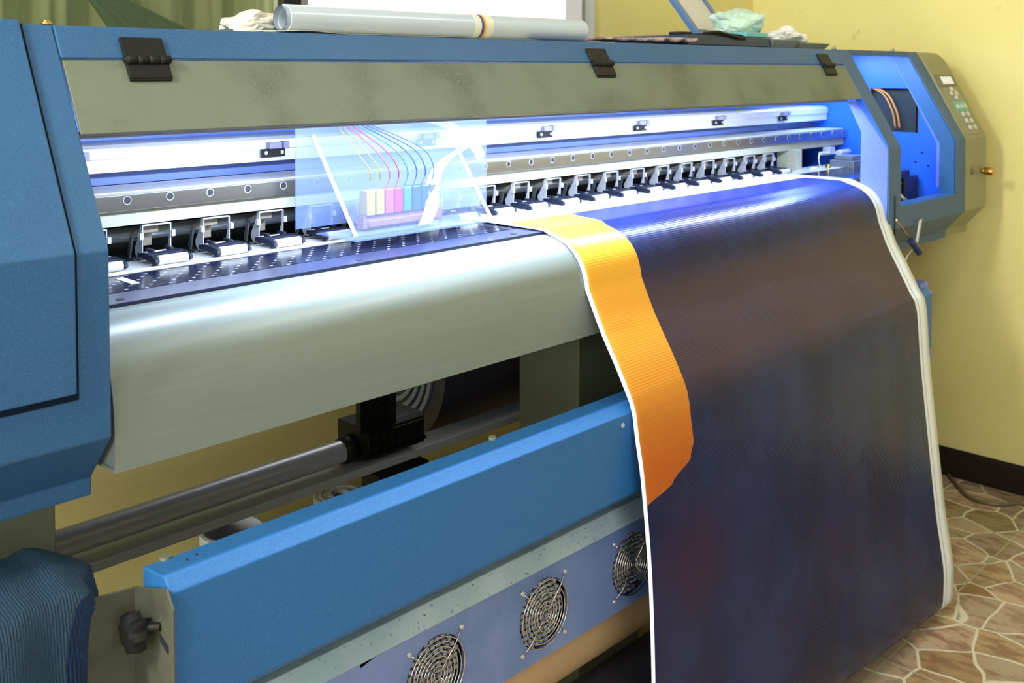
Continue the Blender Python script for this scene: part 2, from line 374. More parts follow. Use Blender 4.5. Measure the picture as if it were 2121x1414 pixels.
reflection_m = mat('dark_teal_reflection', (0.012, 0.06, 0.04), 0.7)  # dark reflection in the glass, built as a coloured surface
for k in range(13):
    t = k / 12; z = 1.95 - 0.46 * t; row = []
    for i in range(30):
        s = i / 29
        zz = 1.42 + (z-1.42)/1.05; xl = (.93 + (1.57-zz)*.7)*1.05; xr = max(xl + .05, (1.03 + (1.57-zz)*2.4)*1.05)
        x = xl + (xr - xl) * s
        row.append((x, YB + .11 + .008 * math.sin(s*40), z))
    P_.append(row)
grid(b, P_)
obj('dark_reflection', b, reflection_m, smooth='full', label='dark teal triangle standing in for a reflection in the window glass', category='reflection')
b = B(); box(b, -1.3, 1.6, YB+.30, YB+.34, .9, 2.6); struct('wall_behind_window', b, mat('outer_plaster', (.5, .5, .35), .8))

# ------------------------------------------------------------------ the printer
PR = empty('large_format_printer', (1.6, 1.5, 0), label='large blue and grey wide format inkjet printer filling the room', category='printer')
# profile of both heads, (y,z)
HP = [(1.339, 1.478), (1.182, 1.206), (1.181, .982), (1.239, .918), (1.240, .894)]
# left head -----------------------------------------------------------
b = B(); prism(b, HP + [(1.90, .894), (1.90, 1.478)], -.35, .532)
lh = obj('left_head_housing', b, blue, PR, bevel=.0022)
b = B()
dpoly = [(1.345, 1.4835), (1.3345, 1.4835), (1.1765, 1.2075), (1.1765, 1.044), (1.185, 1.044), (1.185, 1.205), (1.341, 1.4785)]
prism(b, dpoly, -.35, .4895)
obj('service_door', b, blue, lh, bevel=.0016)
b = B(); prism(b, [(1.3362, 1.4788), (1.1806, 1.2062), (1.1798, 1.036), (1.186, 1.036), (1.186, 1.206), (1.342, 1.478)], -.35, .4930)
obj('door_gap_shade', b, mat('gap_shade_blue', (.002, .008, .02), .8, spec=.1), lh)  # dark strip: shadow beside the door edge put into the colour
b = B(); cyl(b, (.527, 1.345, 1.478), (.527, 1.345, 1.482), .006, 16); cyl(b, (.527, 1.345, 1.482), (.527, 1.345, 1.485), .005, 16, .003)
obj('cap_screw', b, brass, lh)
# right head ----------------------------------------------------------
sx0, sx1, ox0, ox1, bx1, cx1 = 2.690, 2.768, 2.768, 3.165, 3.241, 3.419
fp = [(1.339, 1.478), (1.182, 1.206), (1.181, 1.043)]
lowp = [(1.181, 1.043), (1.181, .982), (1.239, .918), (1.240, .894)]
b = B()
sheet(b, fp[::-1], sx0, sx1, -.004)
sheet(b, fp[::-1], ox1, bx1, -.004)
sheet(b, lowp[::-1], sx0, bx1, -.004)
box(b, sx0, bx1, 1.339, 1.90, 1.474, 1.478)
box(b, ox0, ox1, 1.334, 1.345, 1.462, 1.478)
box(b, sx0, bx1, 1.896, 1.90, .894, 1.474)
box(b, sx0, bx1, 1.240, 1.896, .894, .898)
rh = obj('right_head_housing', b, blue, PR, bevel=.0012)
# deep lips of the opening
b = B()
sheet(b, [(y+.004, z) for y, z in fp[::-1]], ox1-.003, ox1, -.045)
sheet(b, [(y+.004, z) for y, z in fp[::-1]], ox0, ox0+.003, -.045)
box(b, ox0+.003, ox1-.003, 1.185, 1.225, 1.040, 1.043)
obj('opening_lip', b, blue, rh)
b = B()
sheet(b, [(1.232, 1.060), (1.232, 1.20), (1.372, 1.455)], ox1+.001, ox1+.004, -.010)
obj('inner_rim', b, blue_pl, rh)
# side plate lit by the LED strip
b = B(); prism(b, [(1.303, 1.333), (1.262, 1.25), (1.264, .93), (1.186, .93), (1.186, 1.207), (1.277, 1.334)], sx0, sx0+.003)
obj('side_flange', b, blue_pl, rh)
b = B(); prism(b, [(1.350, 1.470), (1.279, 1.337), (1.187, 1.209), (1.183, 1.212), (1.335, 1.470)], sx0-.002, sx0+.001)
obj('frame_return', b, blue_in, rh)
# interior walls
b = B(); X = 3.20
# side wall around a cable window (y 1.31..1.46, z 1.232..1.398 scaled) and pump window
def wallx(b, y0, y1, z0, z1): box(b, X, X+.003, y0, y1, z0, z1)
prism(b, [(1.19, .99), (1.19, 1.206), (1.313, 1.420), (1.313, .93), (1.25, .93)], X, X+.003); prism(b, [(1.313, 1.420), (1.343, 1.471), (1.470, 1.471), (1.470, 1.362), (1.313, 1.362)], X, X+.003); wallx(b, 1.313, 1.470, .90, 1.222)
wallx(b, 1.470, 1.895, .90, 1.474)
box(b, sx1, X, 1.89, 1.895, .9, 1.474); box(b, sx0+.01, X, 1.25, 1.89, .90, .903)
obj('inner_liner', b, blue_in, rh)
b = B(); box(b, X+.02, X+.028, 1.33, 1.60, 1.1, 1.42); obj('cable_duct', b, dark, rh)
for k, (yy, rr) in enumerate(((1.43, .0035), (1.444, .003))):
    b = B(); wire(b, smooth_path([(3.215, yy+.06, 1.372), (3.205, yy-.01, 1.345), (3.202, yy-.045, 1.29), (3.206, yy-.055, 1.235)]), rr)
    obj('orange_hose', b, wire_or, rh)
b = B()
box(b, 3.10, 3.196, 1.31, 1.375, .985, 1.09)
pump = obj('ink_pump', b, mat('pump_body', (.05, .055, .07), .3, .6), rh, bevel=.003)
b = B(); cyl(b, (3.06, 1.33, 1.07), (3.13, 1.33, 1.07), .009); cyl(b, (3.09, 1.33, 1.04), (3.12, 1.30, 1.00), .007); cyl(b, (3.07, 1.345, 1.05), (3.10, 1.33, .99), .006)
cyl(b, (3.09, 1.36, 1.04), (3.099, 1.36, 1.04), .02)
obj('pump_fitting', b, zinc, rh)
for yy, zz in ((1.245, 1.22), (1.37, 1.415), (1.30, 1.16), (1.32, 1.13), (1.28, 1.12)):
    b = B(); cyl(b, (X-.002, yy, zz), (X, yy, zz), .003, 12); obj('wall_rivet', b, black, rh)
# grey end cap with control panel
capp = [(1.90, .894), (1.90, 1.478), (1.372, 1.478), (1.352, 1.4765), (1.334, 1.468), (1.318, 1.452), (1.300, 1.424), (1.182, 1.206), (1.181, .982), (1.239, .918), (1.240, .894)]
b = B(); prism(b, capp, bx1, cx1); cap = obj('control_end_cap', b, cap_m, rh, bevel=.002)
nrm = Vector((0, -.866, .4995)); tng = Vector((0, .4995, .866))   # up the slope
def slope_pt(x, s, h=0): return Vector((x, 1.182, 1.206)) + tng * s + nrm * h
def cap_pt(x, s, h=0):
    tt = Vector((0, .118, .218)).normalized(); return Vector((x, 1.182, 1.206)) + tt * s + Vector((0, -tt.z, tt.y)) * h
def slab(b, x0, x1, s0, s1, h0, h1, mi=0, f_=None):
    f_ = f_ or slope_pt
    c = [f_(x, s, h) for h in (h0, h1) for (x, s) in ((x0, s0), (x1, s0), (x1, s1), (x0, s1))]
    v = [b.verts.new(p) for p in c]
    for f in ((0, 1, 2, 3), (4, 5, 6, 7), (0, 1, 5, 4), (1, 2, 6, 5), (2, 3, 7, 6), (3, 0, 4, 7)): b.faces.new([v[i] for i in f]).material_index = mi
b = B(); slab(b, 3.272, 3.395, .014, .183, -.001, .0015, f_=cap_pt); kp = obj('control_panel', b, panel_m, cap)
b = B(); slab(b, 3.258, 3.400, .184, .225, -.001, .003, f_=cap_pt); obj('screen_bezel', b, mat('bezel_film', (.10, .10, .055), .3), cap)
b = B(); slab(b, 3.290, 3.375, .191, .217, .003, .0045, f_=cap_pt); obj('screen', b, lcd, cap)
b = B(); slab(b, 3.290, 3.388, .095, .130, .0015, .0022, f_=cap_pt); obj('keypad_field', b, teal, cap)
btn = [(3.330, .172), (3.312, .157), (3.352, .157), (3.334, .142), (3.308, .110), (3.338, .110), (3.368, .110),
       (3.318, .083), (3.357, .083), (3.318, .059), (3.357, .059), (3.318, .036), (3.357, .036)]
for x, s_ in btn:
    b = B(); cyl(b, cap_pt(x, s_, .0015), cap_pt(x, s_, .006), .0085, 14); obj('button', b, button_m, cap, smooth=True)
b = B(); cyl(b, (3.381, 1.181, 1.098), (3.381, 1.172, 1.098), .009, 20); cyl(b, (3.381, 1.172, 1.098), (3.381, 1.146, 1.098), .013, 24)
obj('brass_knob', b, brass, cap, bevel=.001)
b = B(); cyl(b, (3.298, 1.181, 1.103), (3.298, 1.1775, 1.103), .011, 20); obj('key_lock', b, leg_m, cap)
for x in (3.20, 2.80):
    b = B(); cyl(b, (x, 1.40, 1.478), (x, 1.40, 1.488), .006, 12); obj('cap_screw', b, steel, rh)
# slot in front of the left post
b = B(); box(b, 2.726, 2.731, 1.1785, 1.182, .955, 1.075); obj('post_slot', b, black_m, rh)

# top beam and flap --------------------------------------------------
b = B()
prism(b, [(1.337, 1.4775), (1.3155, 1.4400), (1.3130, 1.4355), (1.317, 1.4345), (1.335, 1.4300), (1.90, 1.4300), (1.90, 1.4775)], .5325, sx0-.0005)
obj('top_cover', b, blue, PR, bevel=.0018)
b = B(); prism(b, [(1.3120, 1.4325), (1.2590, 1.3405), (1.2620, 1.3385), (1.3170, 1.4325)], .5338, sx0-.0015)
flap = obj('front_flap', b, grey, PR, bevel=.0008)
for x0 in (.614, 1.583, 2.552):
    hs0 = .205; xs = (x0, x0+.062)
    b = B(); slab(b, x0, x0+.060, .262, .295, 0, .006)
    hg = obj('flap_hinge', b, black, PR, bevel=.001)
    b = B(); slab(b, x0, x0+.060, .232, .256, .0, .006); slab(b, x0, x0+.060, .229, .234, 0, .004)
    obj('hinge_leaf', b, black, hg, bevel=.001)
    b = B()
    for k in range(4):
        xa = x0 - .001 + k*.0158; cyl(b, slope_pt(xa, .259, .007), slope_pt(xa+.0152, .259, .007), .0062, 18)
    cyl(b, slope_pt(x0-.003, .259, .007), slope_pt(x0+.064, .259, .007), .0035, 12)
    obj('hinge_knuckle', b, black, hg)

# LED bar under the flap
b = B(); box(b, .54, sx0-.004, 1.300, 1.345, 1.3345, 1.3385); box(b, .54, sx0-.004, 1.300, 1.302, 1.3315, 1.3345); lb = obj('light_bar', b, mat('light_bar_grey', (.30, .35, .52), .4, .1), PR, bevel=.001)
b = B(); box(b, .58, sx0-.04, 1.306, 1.334, 1.3333, 1.3345); obj('led_diffuser', b, led_m, lb)

# inner back panel and beams
b = B(); box(b, -.2, X-.001, 1.76, 1.765, 1.10, 1.428); obj('inner_back_panel', b, mat('back_panel_paint', (.07, .17, .60), .35), PR)
b = B(); box(b, -.1, X-.001, 1.672, 1.676, 1.2275, 1.2530); obj('added_recess_plate', b, mat('recess_grey_blue', (.08, .13, .36), .4), PR)  # added plate, brightness of the shaded recess put into its colour
b = B()
prism(b, [(1.620, 1.2530), (1.620, 1.2745), (1.6165, 1.2755), (1.6165, 1.2925), (1.622, 1.2985), (1.632, 1.3010), (1.70, 1.3010), (1.70, 1.2530)], -.1, 3.195)
ub = obj('upper_beam', b, alu, PR, bevel=.0008)
for k in range(8):
    x = .6675 + .3715*k
    b = B(); box(b, x-.028, x+.022, 1.612, 1.6165, 1.2610, 1.2760)
    cl = obj('encoder_clip', b, black, ub, bevel=.0006)
    b = B(); box(b, x-.016, x+.010, 1.604, 1.6165, 1.2765, 1.2880); box(b, x+.014, x+.026, 1.604, 1.6165, 1.2765, 1.2890); 
    obj('clip_block', b, mat('clip_grey_%d' % k, (.22, .22, .33), .4) if k == 0 else MATS['clip_grey_0'], ub, bevel=.0006)
    for dx in (-.019, .015):
        b = B(); cyl(b, (x+dx-.001, 1.612, 1.269), (x+dx-.001, 1.6095, 1.269), .0035, 12); obj('clip_screw', b, zinc, ub)
b = B(); prism(b, [(1.560, 1.173), (1.560, 1.223), (1.563, 1.2255), (1.680, 1.2255), (1.680, 1.173)], -.1, 3.195)
gb = obj('guide_beam', b, cream, PR, bevel=.0008)
b = B(); box(b, -.1, 3.19, 1.5605, 1.660, 1.2255, 1.2275); obj('beam_top_plate', b, alu, gb)
b = B(); prism(b, [(1.560, 1.1985), (1.5475, 1.1985), (1.5475, 1.2235), (1.560, 1.2235)], -.1, 3.19)
gr = obj('guide_rail', b, steel, PR, bevel=.0005)
for k in range(35):
    x = .727 + .0717*k
    b = B(); pipe(b, (x, 1.5475, 1.2150), (x, 1.5470, 1.2150), .0068, .0058, 20); obj('hole_rim', b, zinc, gr)
    b = B(); cyl(b, (x, 1.5475, 1.2150), (x, 1.5469, 1.2150), .0057, 16); cyl(b, (x, 1.5469, 1.2150), (x, 1.5466, 1.2150), .0026, 6)
    obj('rail_bolt', b, black_m, gr)
# dark cavity behind the rollers
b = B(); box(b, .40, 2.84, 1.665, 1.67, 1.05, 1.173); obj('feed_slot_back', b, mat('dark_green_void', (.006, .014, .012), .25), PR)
b = B(); cyl(b, (.45, 1.615, 1.150), (2.83, 1.615, 1.150), .0125, 24); fs = obj('feed_shaft', b, mat('shaft_steel', (.32, .36, .40), .3, .8), PR, smooth=True)
b = B(); box(b, 2.832, 2.868, 1.535, 1.60, 1.08, 1.176); obj('beam_end_block', b, cream, PR, bevel=.001)
# pump area at right end of bed
b = B(); box(b, 2.87, 3.19, 1.36, 1.60, 1.085, 1.105); cs = obj('capping_station', b, mat('capping_dark', (.05, .05, .08), .35, .4), PR, bevel=.002)
b = B(); box(b, 3.02, 3.12, 1.44, 1.52, 1.105, 1.135); box(b, 3.03, 3.11, 1.45, 1.51, 1.135, 1.150); obj('cap_block', b, mat('cap_grey', (.15, .17, .2), .4, .3), cs, bevel=.002)
b = B(); cyl(b, (2.90, 1.50, 1.095), (2.915, 1.53, 1.095), .026, 24); obj('pulley', b, alu, cs)
b = B(); cyl(b, (2.97, 1.5, 1.105), (2.97, 1.5, 1.125), .008, 12); obj('brass_fitting', b, brass, cs)
b = B(); box(b, 3.05, 3.085, 1.535, 1.56, 1.150, 1.172); cyl(b, (3.0, 1.545, 1.155), (3.12, 1.545, 1.150), .006, 12); cyl(b, (3.10, 1.53, 1.152), (3.17, 1.53, 1.152), .010, 16)
obj('limit_switch', b, zinc, gb, bevel=.001)
b = B(); wire(b, smooth_path([(3.0, 1.545, 1.155), (2.985, 1.54, 1.135), (2.98, 1.53, 1.11)]), .002); obj('sensor_wire', b, zinc, gb)
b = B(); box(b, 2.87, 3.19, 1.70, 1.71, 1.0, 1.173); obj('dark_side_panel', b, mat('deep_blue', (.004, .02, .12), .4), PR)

# platen --------------------------------------------------------------
def platen_mat():
    m = mat('platen_black', (0.006, 0.008, 0.022), 0.16, 0.0, spec=.45)
    nt = m.node_tree; n = nt.nodes; l = nt.links; bs = n['Principled BSDF']; tc = [x for x in n if x.type == 'TEX_COORD'][0]
    mp = n.new('ShaderNodeMapping'); mp.inputs['Scale'].default_value = (34, 52, 0); mp.inputs['Rotation'].default_value = (0, 0, .5)
    l.new(tc.outputs['Object'], mp.inputs[0])
    v = n.new('ShaderNodeTexVoronoi'); v.inputs['Randomness'].default_value = 0; v.inputs['Scale'].default_value = 1.0
    l.new(mp.outputs[0], v.inputs['Vector'])
    lt = n.new('ShaderNodeMath'); lt.operation = 'LESS_THAN'; lt.inputs[1].default_value = .10; l.new(v.outputs['Distance'], lt.inputs[0])
    mx = n.new('ShaderNodeMix'); mx.data_type = 'RGBA'; l.new(lt.outputs[0], mx.inputs[0]); mx.inputs[6].default_value = (0.006, 0.008, 0.022, 1); mx.inputs[7].default_value = (.35, .38, .5, 1)
    l.new(mx.outputs[2], bs.inputs['Base Color'])
    return m
pm = platen_mat(); plm2 = mat('platen_band', (0.020, 0.026, 0.065), 0.25, 0.0)
b = B(); box(b, .40, 3.1, 1.362, 1.470, 1.09, 1.1135); plt = obj('platen', b, pm, PR)
b = B(); box(b, .40, 3.1, 1.296, 1.358, 1.09, 1.1135); obj('front_band', b, plm2, plt, bevel=.0008)
b = B(); box(b, .40, 3.1, 1.470, 1.475, 1.09, 1.114); box(b, .40, 3.1, 1.358, 1.362, 1.09, 1.1128); obj('seam_strip', b, mat('seam_dark', (.08, .09, .14), .3, .5), plt)
b = B(); box(b, .40, 3.1, 1.4755, 1.565, 1.09, 1.1142); box(b, .40, 3.1, 1.49, 1.495, 1.1142, 1.1150); obj('rear_strip', b, alu, plt, bevel=.0006)
for x in (.608, 1.005, 1.365):
    b = B(); cyl(b, (x, 1.318, 1.1135), (x, 1.318, 1.1142), .0062, 20); obj('countersunk_screw', b, black_m, plt)
b = B(); v0 = [(.662, 1.452), (.674, 1.452), (.674, 1.400), (.662, 1.400)]; prism(b, v0, 1.1136, 1.1144, axis='z'); obj('sticker_strip', b, strip_white, plt)
# apron
ap = [(1.340, 1.1090), (1.300, 1.1085), (1.272, 1.1060), (1.250, 1.100), (1.230, 1.089), (1.213, 1.073), (1.201, 1.053), (1.194, 1.030), (1.190, 1.004), (1.1885, .975), (1.188, .933), (1.240, .931)]
dense = [tuple(p.xy) for p in smooth_path([(y, z, 0) for y, z in ap[:10]], 4)] + ap[10:]
b = B(); sheet(b, dense[::-1], .539, sx0-.002, -.004)
for x in (.541,): prism(b, [(1.192, .936), (1.192, 1.0), (1.24, 1.05), (1.24, .936)], x, x+.002)
apron = obj('apron', b, apron_m, PR, smooth=True)
b = B(); box(b, .40, 3.1, 1.345, 1.60, 1.00, 1.088); box(b, .56, 2.68, 1.26, 1.345, .97, 1.085); obj('bed_frame', b, leg_m, PR)
b = B(); box(b, .45, .585, 1.33, 1.35, .905, .921); obj('support_bar', b, alu, PR, bevel=.001)

# pinch rollers -------------------------------------------------------
x = .776
b = B()
prism(b, [(1.548, 1.172), (1.550, 1.122), (1.556, 1.117), (1.566, 1.117), (1.574, 1.124), (1.576, 1.132), (1.558, 1.160), (1.556, 1.172)], x-.0247, x-.0233)
prism(b, [(1.548, 1.172), (1.5495, 1.122), (1.553, 1.117), (1.560, 1.117), (1.562, 1.124), (1.553, 1.150), (1.552, 1.172)], x+.0233, x+.0247)
box(b, x-.0247, x+.0247, 1.548, 1.556, 1.1706, 1.1722)
for xx, s in ((x-.027, 1), (x+.027, 1)): box(b, xx-.003, xx+.003, 1.545, 1.552, 1.150, 1.160)
pr0 = obj('pinch_roller_bracket', b, zinc, PR)
b = B(); prism(b, [(1.575, 1.150), (1.582, 1.152), (1.592, 1.122), (1.584, 1.116)], x-.030, x-.027); box(b, x-.034, x-.028, 1.560, 1.568, 1.108, 1.118)
obj('gusset_plate', b, mat('gusset_dark', (.10, .11, .12), .35, .6), pr0)
b = B(); prism(b, [(1.56, 1.168), (1.60, 1.155), (1.60, 1.152), (1.56, 1.158)], x-.018, x+.008); box(b, x-.010, x+.004, 1.575, 1.577, 1.135, 1.156)
obj('tension_tab', b, mat('tab_steel', (.30, .27, .20), .4, .7), pr0)
b = B()
for xx in (x-.029, x+.029):
    prism(b, [(1.552, 1.129), (1.530, 1.1315), (1.505, 1.1300), (1.492, 1.1255), (1.490, 1.1205), (1.500, 1.1160), (1.512, 1.1200), (1.545, 1.1215), (1.553, 1.1225)], xx-.0028, xx+.0028)
box(b, x-.029, x+.029, 1.512, 1.534, 1.1230, 1.1305)
box(b, x-.017, x-.011, 1.534, 1.556, 1.1225, 1.1345); box(b, x+.015, x+.021, 1.534, 1.556, 1.1225, 1.1345)
obj('lever_arm', b, arm_m, pr0, bevel=.0008)
b = B(); cyl(b, (x-.0245, 1.499, 1.1225), (x+.0245, 1.499, 1.1225), .0078, 22); obj('roller', b, roller_m, pr0, smooth=True)
b = B(); cyl(b, (x-.030, 1.548, 1.128), (x+.030, 1.548, 1.128), .0020, 10); cyl(b, (x-.030, 1.499, 1.1225), (x+.030, 1.499, 1.1225), .0018, 8); obj('axle', b, zinc, pr0)
for k in range(-1, 19):
    if k == 0: continue
    c = pr0.copy(); COL.objects.link(c); c.location.x += .1067*k
    for ch in list(pr0.children):
        d = ch.copy(); COL.objects.link(d); d.parent = c

# carriage ------------------------------------------------------------
b = B(); box(b, 1.016, 1.485, 1.512, 1.515, 1.140, 1.326)
car = obj('print_carriage', b, acryl, PR)
b = B(); sheet(b, [(1.392, 1.136), (1.512, 1.300)], 1.053, 1.372, .002); obj('slanted_cover', b, acryl2, car)
for x in (1.050, 1.372):
    b = B(); sheet(b, [(1.390, 1.136), (1.512, 1.302)], x, x+.005, .004); obj('cover_edge', b, mat('bright_edge', (.9, .93, 1), .3) if x < 1.1 else MATS['bright_edge'], car)
b = B(); box(b, 1.05, 1.40, 1.385, 1.50, 1.1285, 1.1310); obj('base_plate', b, acryl, car)
b = B(); box(b, 1.12, 1.31, 1.455, 1.475, 1.134, 1.158); box(b, 1.13, 1.30, 1.452, 1.456, 1.137, 1.149); obj('print_head', b, mat('head_brown', (.10, .05, .05), .5), car, bevel=.001)
inks = ['ink_yellow', 'ink_yellow', 'ink_light_magenta', 'ink_magenta', 'ink_light_cyan', 'ink_cyan', 'ink_cyan', 'ink_black']
for k, nm in enumerate(inks):
    x = 1.125 + .0215*k
    b = B(); box(b, x, x+.0185, 1.450, 1.474, 1.158, 1.204); obj('ink_damper', b, MATS[nm], car, bevel=.002)
    b = B(); wire(b, smooth_path([(x+.01, 1.462, 1.204), (x+.008, 1.450, 1.235), (x-.02, 1.455, 1.275), (1.075+.010*k, 1.47, 1.322)]), .0011, 8)
    obj('ink_tube', b, MATS[nm], car)
b = B()
def ribbon(pts, wd):
    P_ = [[tuple(Vector(p) + Vector((0, 0, 0)) + Vector(wd) * t) for t in (-.5, 0, .5)] for p in smooth_path(pts, 8)]
    grid(b, P_)
ribbon([(1.29, 1.47, 1.328), (1.345, 1.47, 1.310), (1.40, 1.46, 1.270), (1.41, 1.45, 1.245)], (.012, -.010, .012))
ribbon([(1.395, 1.46, 1.275), (1.32, 1.46, 1.245), (1.285, 1.455, 1.205), (1.27, 1.44, 1.165), (1.235, 1.42, 1.135)], (.024, -.012, .004))
obj('ribbon_cable', b, ribbon_m, car)

# lower structure -----------------------------------------------------
b = B(); box(b, .395, .531, 1.35, 1.70, 0.10, .893); box(b, .36, .56, 1.15, 1.85, .03, .10); obj('leg', b, leg_m, PR, bevel=.002)
b = B(); box(b, 1.593, 1.80, 1.35, 1.52, 0.0, 1.0); obj('leg', b, leg_m, PR, bevel=.002)
b = B(); box(b, 2.86, 3.0, 1.35, 1.70, 0.0, .893); obj('leg', b, leg_m, PR, bevel=.002)
# media supply bars
b = B(); cyl(b, (.45, 1.63, .665), (1.24, 1.63, .665), .0225, 32); obj('supply_tube', b, tube_m, PR, smooth=True)
b = B(); box(b, .45, 2.86, 1.600, 1.665, .6130, .6310); obj('square_rail', b, rail_m, PR, bevel=.003)
# black ribbed media holder
b = B()
box(b, 1.215, 1.290, 1.600, 1.606, .70, .86)
for k in range(5): xx = 1.215 + .0182*k; box(b, xx-.0012, xx+.0015, 1.590, 1.602, .70, .86)
for k in range(8): zz = .705 + .02*k; box(b, 1.215, 1.290, 1.590, 1.602, zz, zz+.0022)
mh = obj('media_holder', b, black, PR)
b = B(); box(b, 1.290, 1.305, 1.59, 1.66, .68, .90)
prism(b, [(1.585, .650), (1.585, .705), (1.60, .712), (1.68, .712), (1.68, .645)], 1.225, 1.375)
box(b, 1.20, 1.38, 1.585, 1.590, .655, .663)
for k in range(8): xx = 1.227 + .0195*k; box(b, xx, xx+.002, 1.578, 1.587, .652, .704)
for k in range(3): zz = .655 + .022*k; box(b, 1.225, 1.37, 1.578, 1.587, zz, zz+.002)
prism(b, [(1.60, .600), (1.60, .560), (1.66, .545), (1.66, .600)], 1.27, 1.40)
for k in range(6): xx = 1.275 + .02*k; box(b, xx, xx+.002, 1.592, 1.600, .562, .598)
obj('holder_base', b, black, mh, bevel=.001)
b = B(); cyl(b, (1.225, 1.63, .665), (1.26, 1.63, .665), .028, 28, .033); cyl(b, (1.195, 1.63, .665), (1.225, 1.63, .665), .025, 28, .028); obj('holder_collar', b, black, mh)
# supply roll held between the holders
roll = empty('media_supply_roll', (1.9, 1.865, .735), label='thick dark film supply roll behind the middle leg of the printer', category='media roll')
b = B(); pipe(b, (1.515, 1.865, .735), (2.75, 1.865, .735), .19, .035, 72); obj('wound_film', b, darkfilm, roll, smooth=True)
b = B()
for r in (.06, .075, .09, .105, .12): pipe(b, (1.508, 1.865, .735), (1.516, 1.865, .735), r*1.25, r*1.25-.010, 56)
obj('wound_edge', b, mat('film_edge', (.18, .22, .25), .35), roll)
b = B(); pipe(b, (1.300, 1.865, .735), (2.83, 1.865, .735), .038, .034, 32); obj('core_tube', b, kraft, roll)

# take-up front: blue panel -------------------------------------------
xl, xr = .558, 2.765
pp = [(1.160, .822), (1.107, .828), (1.090, .8135), (1.090, .667), (1.102, .655), (1.160, .655)]
b = B(); prism(b, pp, xl, xr); tp = obj('front_panel', b, mat('blue_panel_paint', (0.020, 0.120, 0.32), 0.42, spec=.35, speck=((0.036, 0.16, 0.38), 420, .52, .80, 1), bump=(600, .12)), PR, bevel=.0018)
for x, y, z in ((.585, 1.158, .8225), (1.15, 1.158, .8225)):
    b = B(); cyl(b, (x, y, z-.004), (x, y, z+.004), .0065, 14); obj('panel_screw', b, leg_m, tp)
for x, y in ((.60, 1.13), (.615, 1.135)):
    b = B(); cyl(b, (x, y, .8240), (x, y, .8263), .0018, 10); obj('rivet_hole', b, black_m, tp)
b = B(); cyl(b, (1.405, 1.090, .797), (1.405, 1.0885, .797), .0042, 14); obj('panel_screw', b, zinc, tp)
b = B(); box(b, xr, xr+.012, 1.095, 1.16, .60, .82); prism(b, [(1.11, .84), (1.11, .80), (1.16, .80), (1.16, .84)], xr-.03, xr+.025); obj('end_plate', b, blue_pl, tp, bevel=.002)
# fan box
b = B()
bx0, bx1_ = .40, 1.565
fy = 1.130
# face with round openings made of ring quads
fans = [1.0015, 1.2435, 1.4855]; fz, R0 = .5095, .0585
def face_with_holes(b, x0, x1, z0, z1, y, holes, R):
    xs = [x0] + [(holes[i]+holes[i+1])/2 for i in range(len(holes)-1)] + [x1]
    for i, hx in enumerate(holes):
        a0, a1 = xs[i], xs[i+1]; N = 48
        inner, outer = [], []
        for k in range(N):
            t = 2*PI*k/N + PI/N; dx, dz = math.cos(t), math.sin(t)
            inner.append(b.verts.new((hx+R*dx, y, fz+R*dz)))
            sc = min(((a1-hx)/dx if dx > 0 else (a0-hx)/dx) if abs(dx) > 1e-6 else 9, ((z1-fz)/dz if dz > 0 else (z0-fz)/dz) if abs(dz) > 1e-6 else 9)
            outer.append(b.verts.new((hx+sc*dx, y, fz+sc*dz)))
        for k in range(N): b.faces.new([inner[k], inner[(k+1) % N], outer[(k+1) % N], outer[k]])
        back = [b.verts.new((v.co.x, y+.004, v.co.z)) for v in inner]
        for k in range(N): b.faces.new([inner[k], back[k], back[(k+1) % N], inner[(k+1) % N]])
        for cx_, cz_ in ((a0, z0), (a1, z0), (a0, z1), (a1, z1)):
            best = sorted(outer, key=lambda v: (v.co.x-cx_)**2 + (v.co.z-cz_)**2)[:2]
            if best[0].co.x != best[1].co.x and best[0].co.z != best[1].co.z:
                cv = b.verts.new((cx_, y, cz_)); b.faces.new([cv, best[0], best[1]])
face_with_holes(b, .86, bx1_, .437, .585, fy, fans, R0)
box(b, bx0, .86, fy, fy+.004, .437, .585)
box(b, bx0, bx1_, fy, 1.22, .433, .437); box(b, bx1_-.003, bx1_, fy+.001, 1.22, .437, .585)
box(b, bx0, bx1_, 1.215, 1.22, .437, .60)
fb = obj('fan_box', b, blue_fan, PR)
b = B(); sheet(b, [(1.130, .585), (1.1495, .612), (1.22, .612)], bx0, bx1_-.012, -.003); obj('box_top', b, bevel_grey, fb, bevel=.001)
b = B(); box(b, bx0, 2.7, 1.165, 1.24, .614, .66); obj('panel_bracket', b, leg_m, PR)
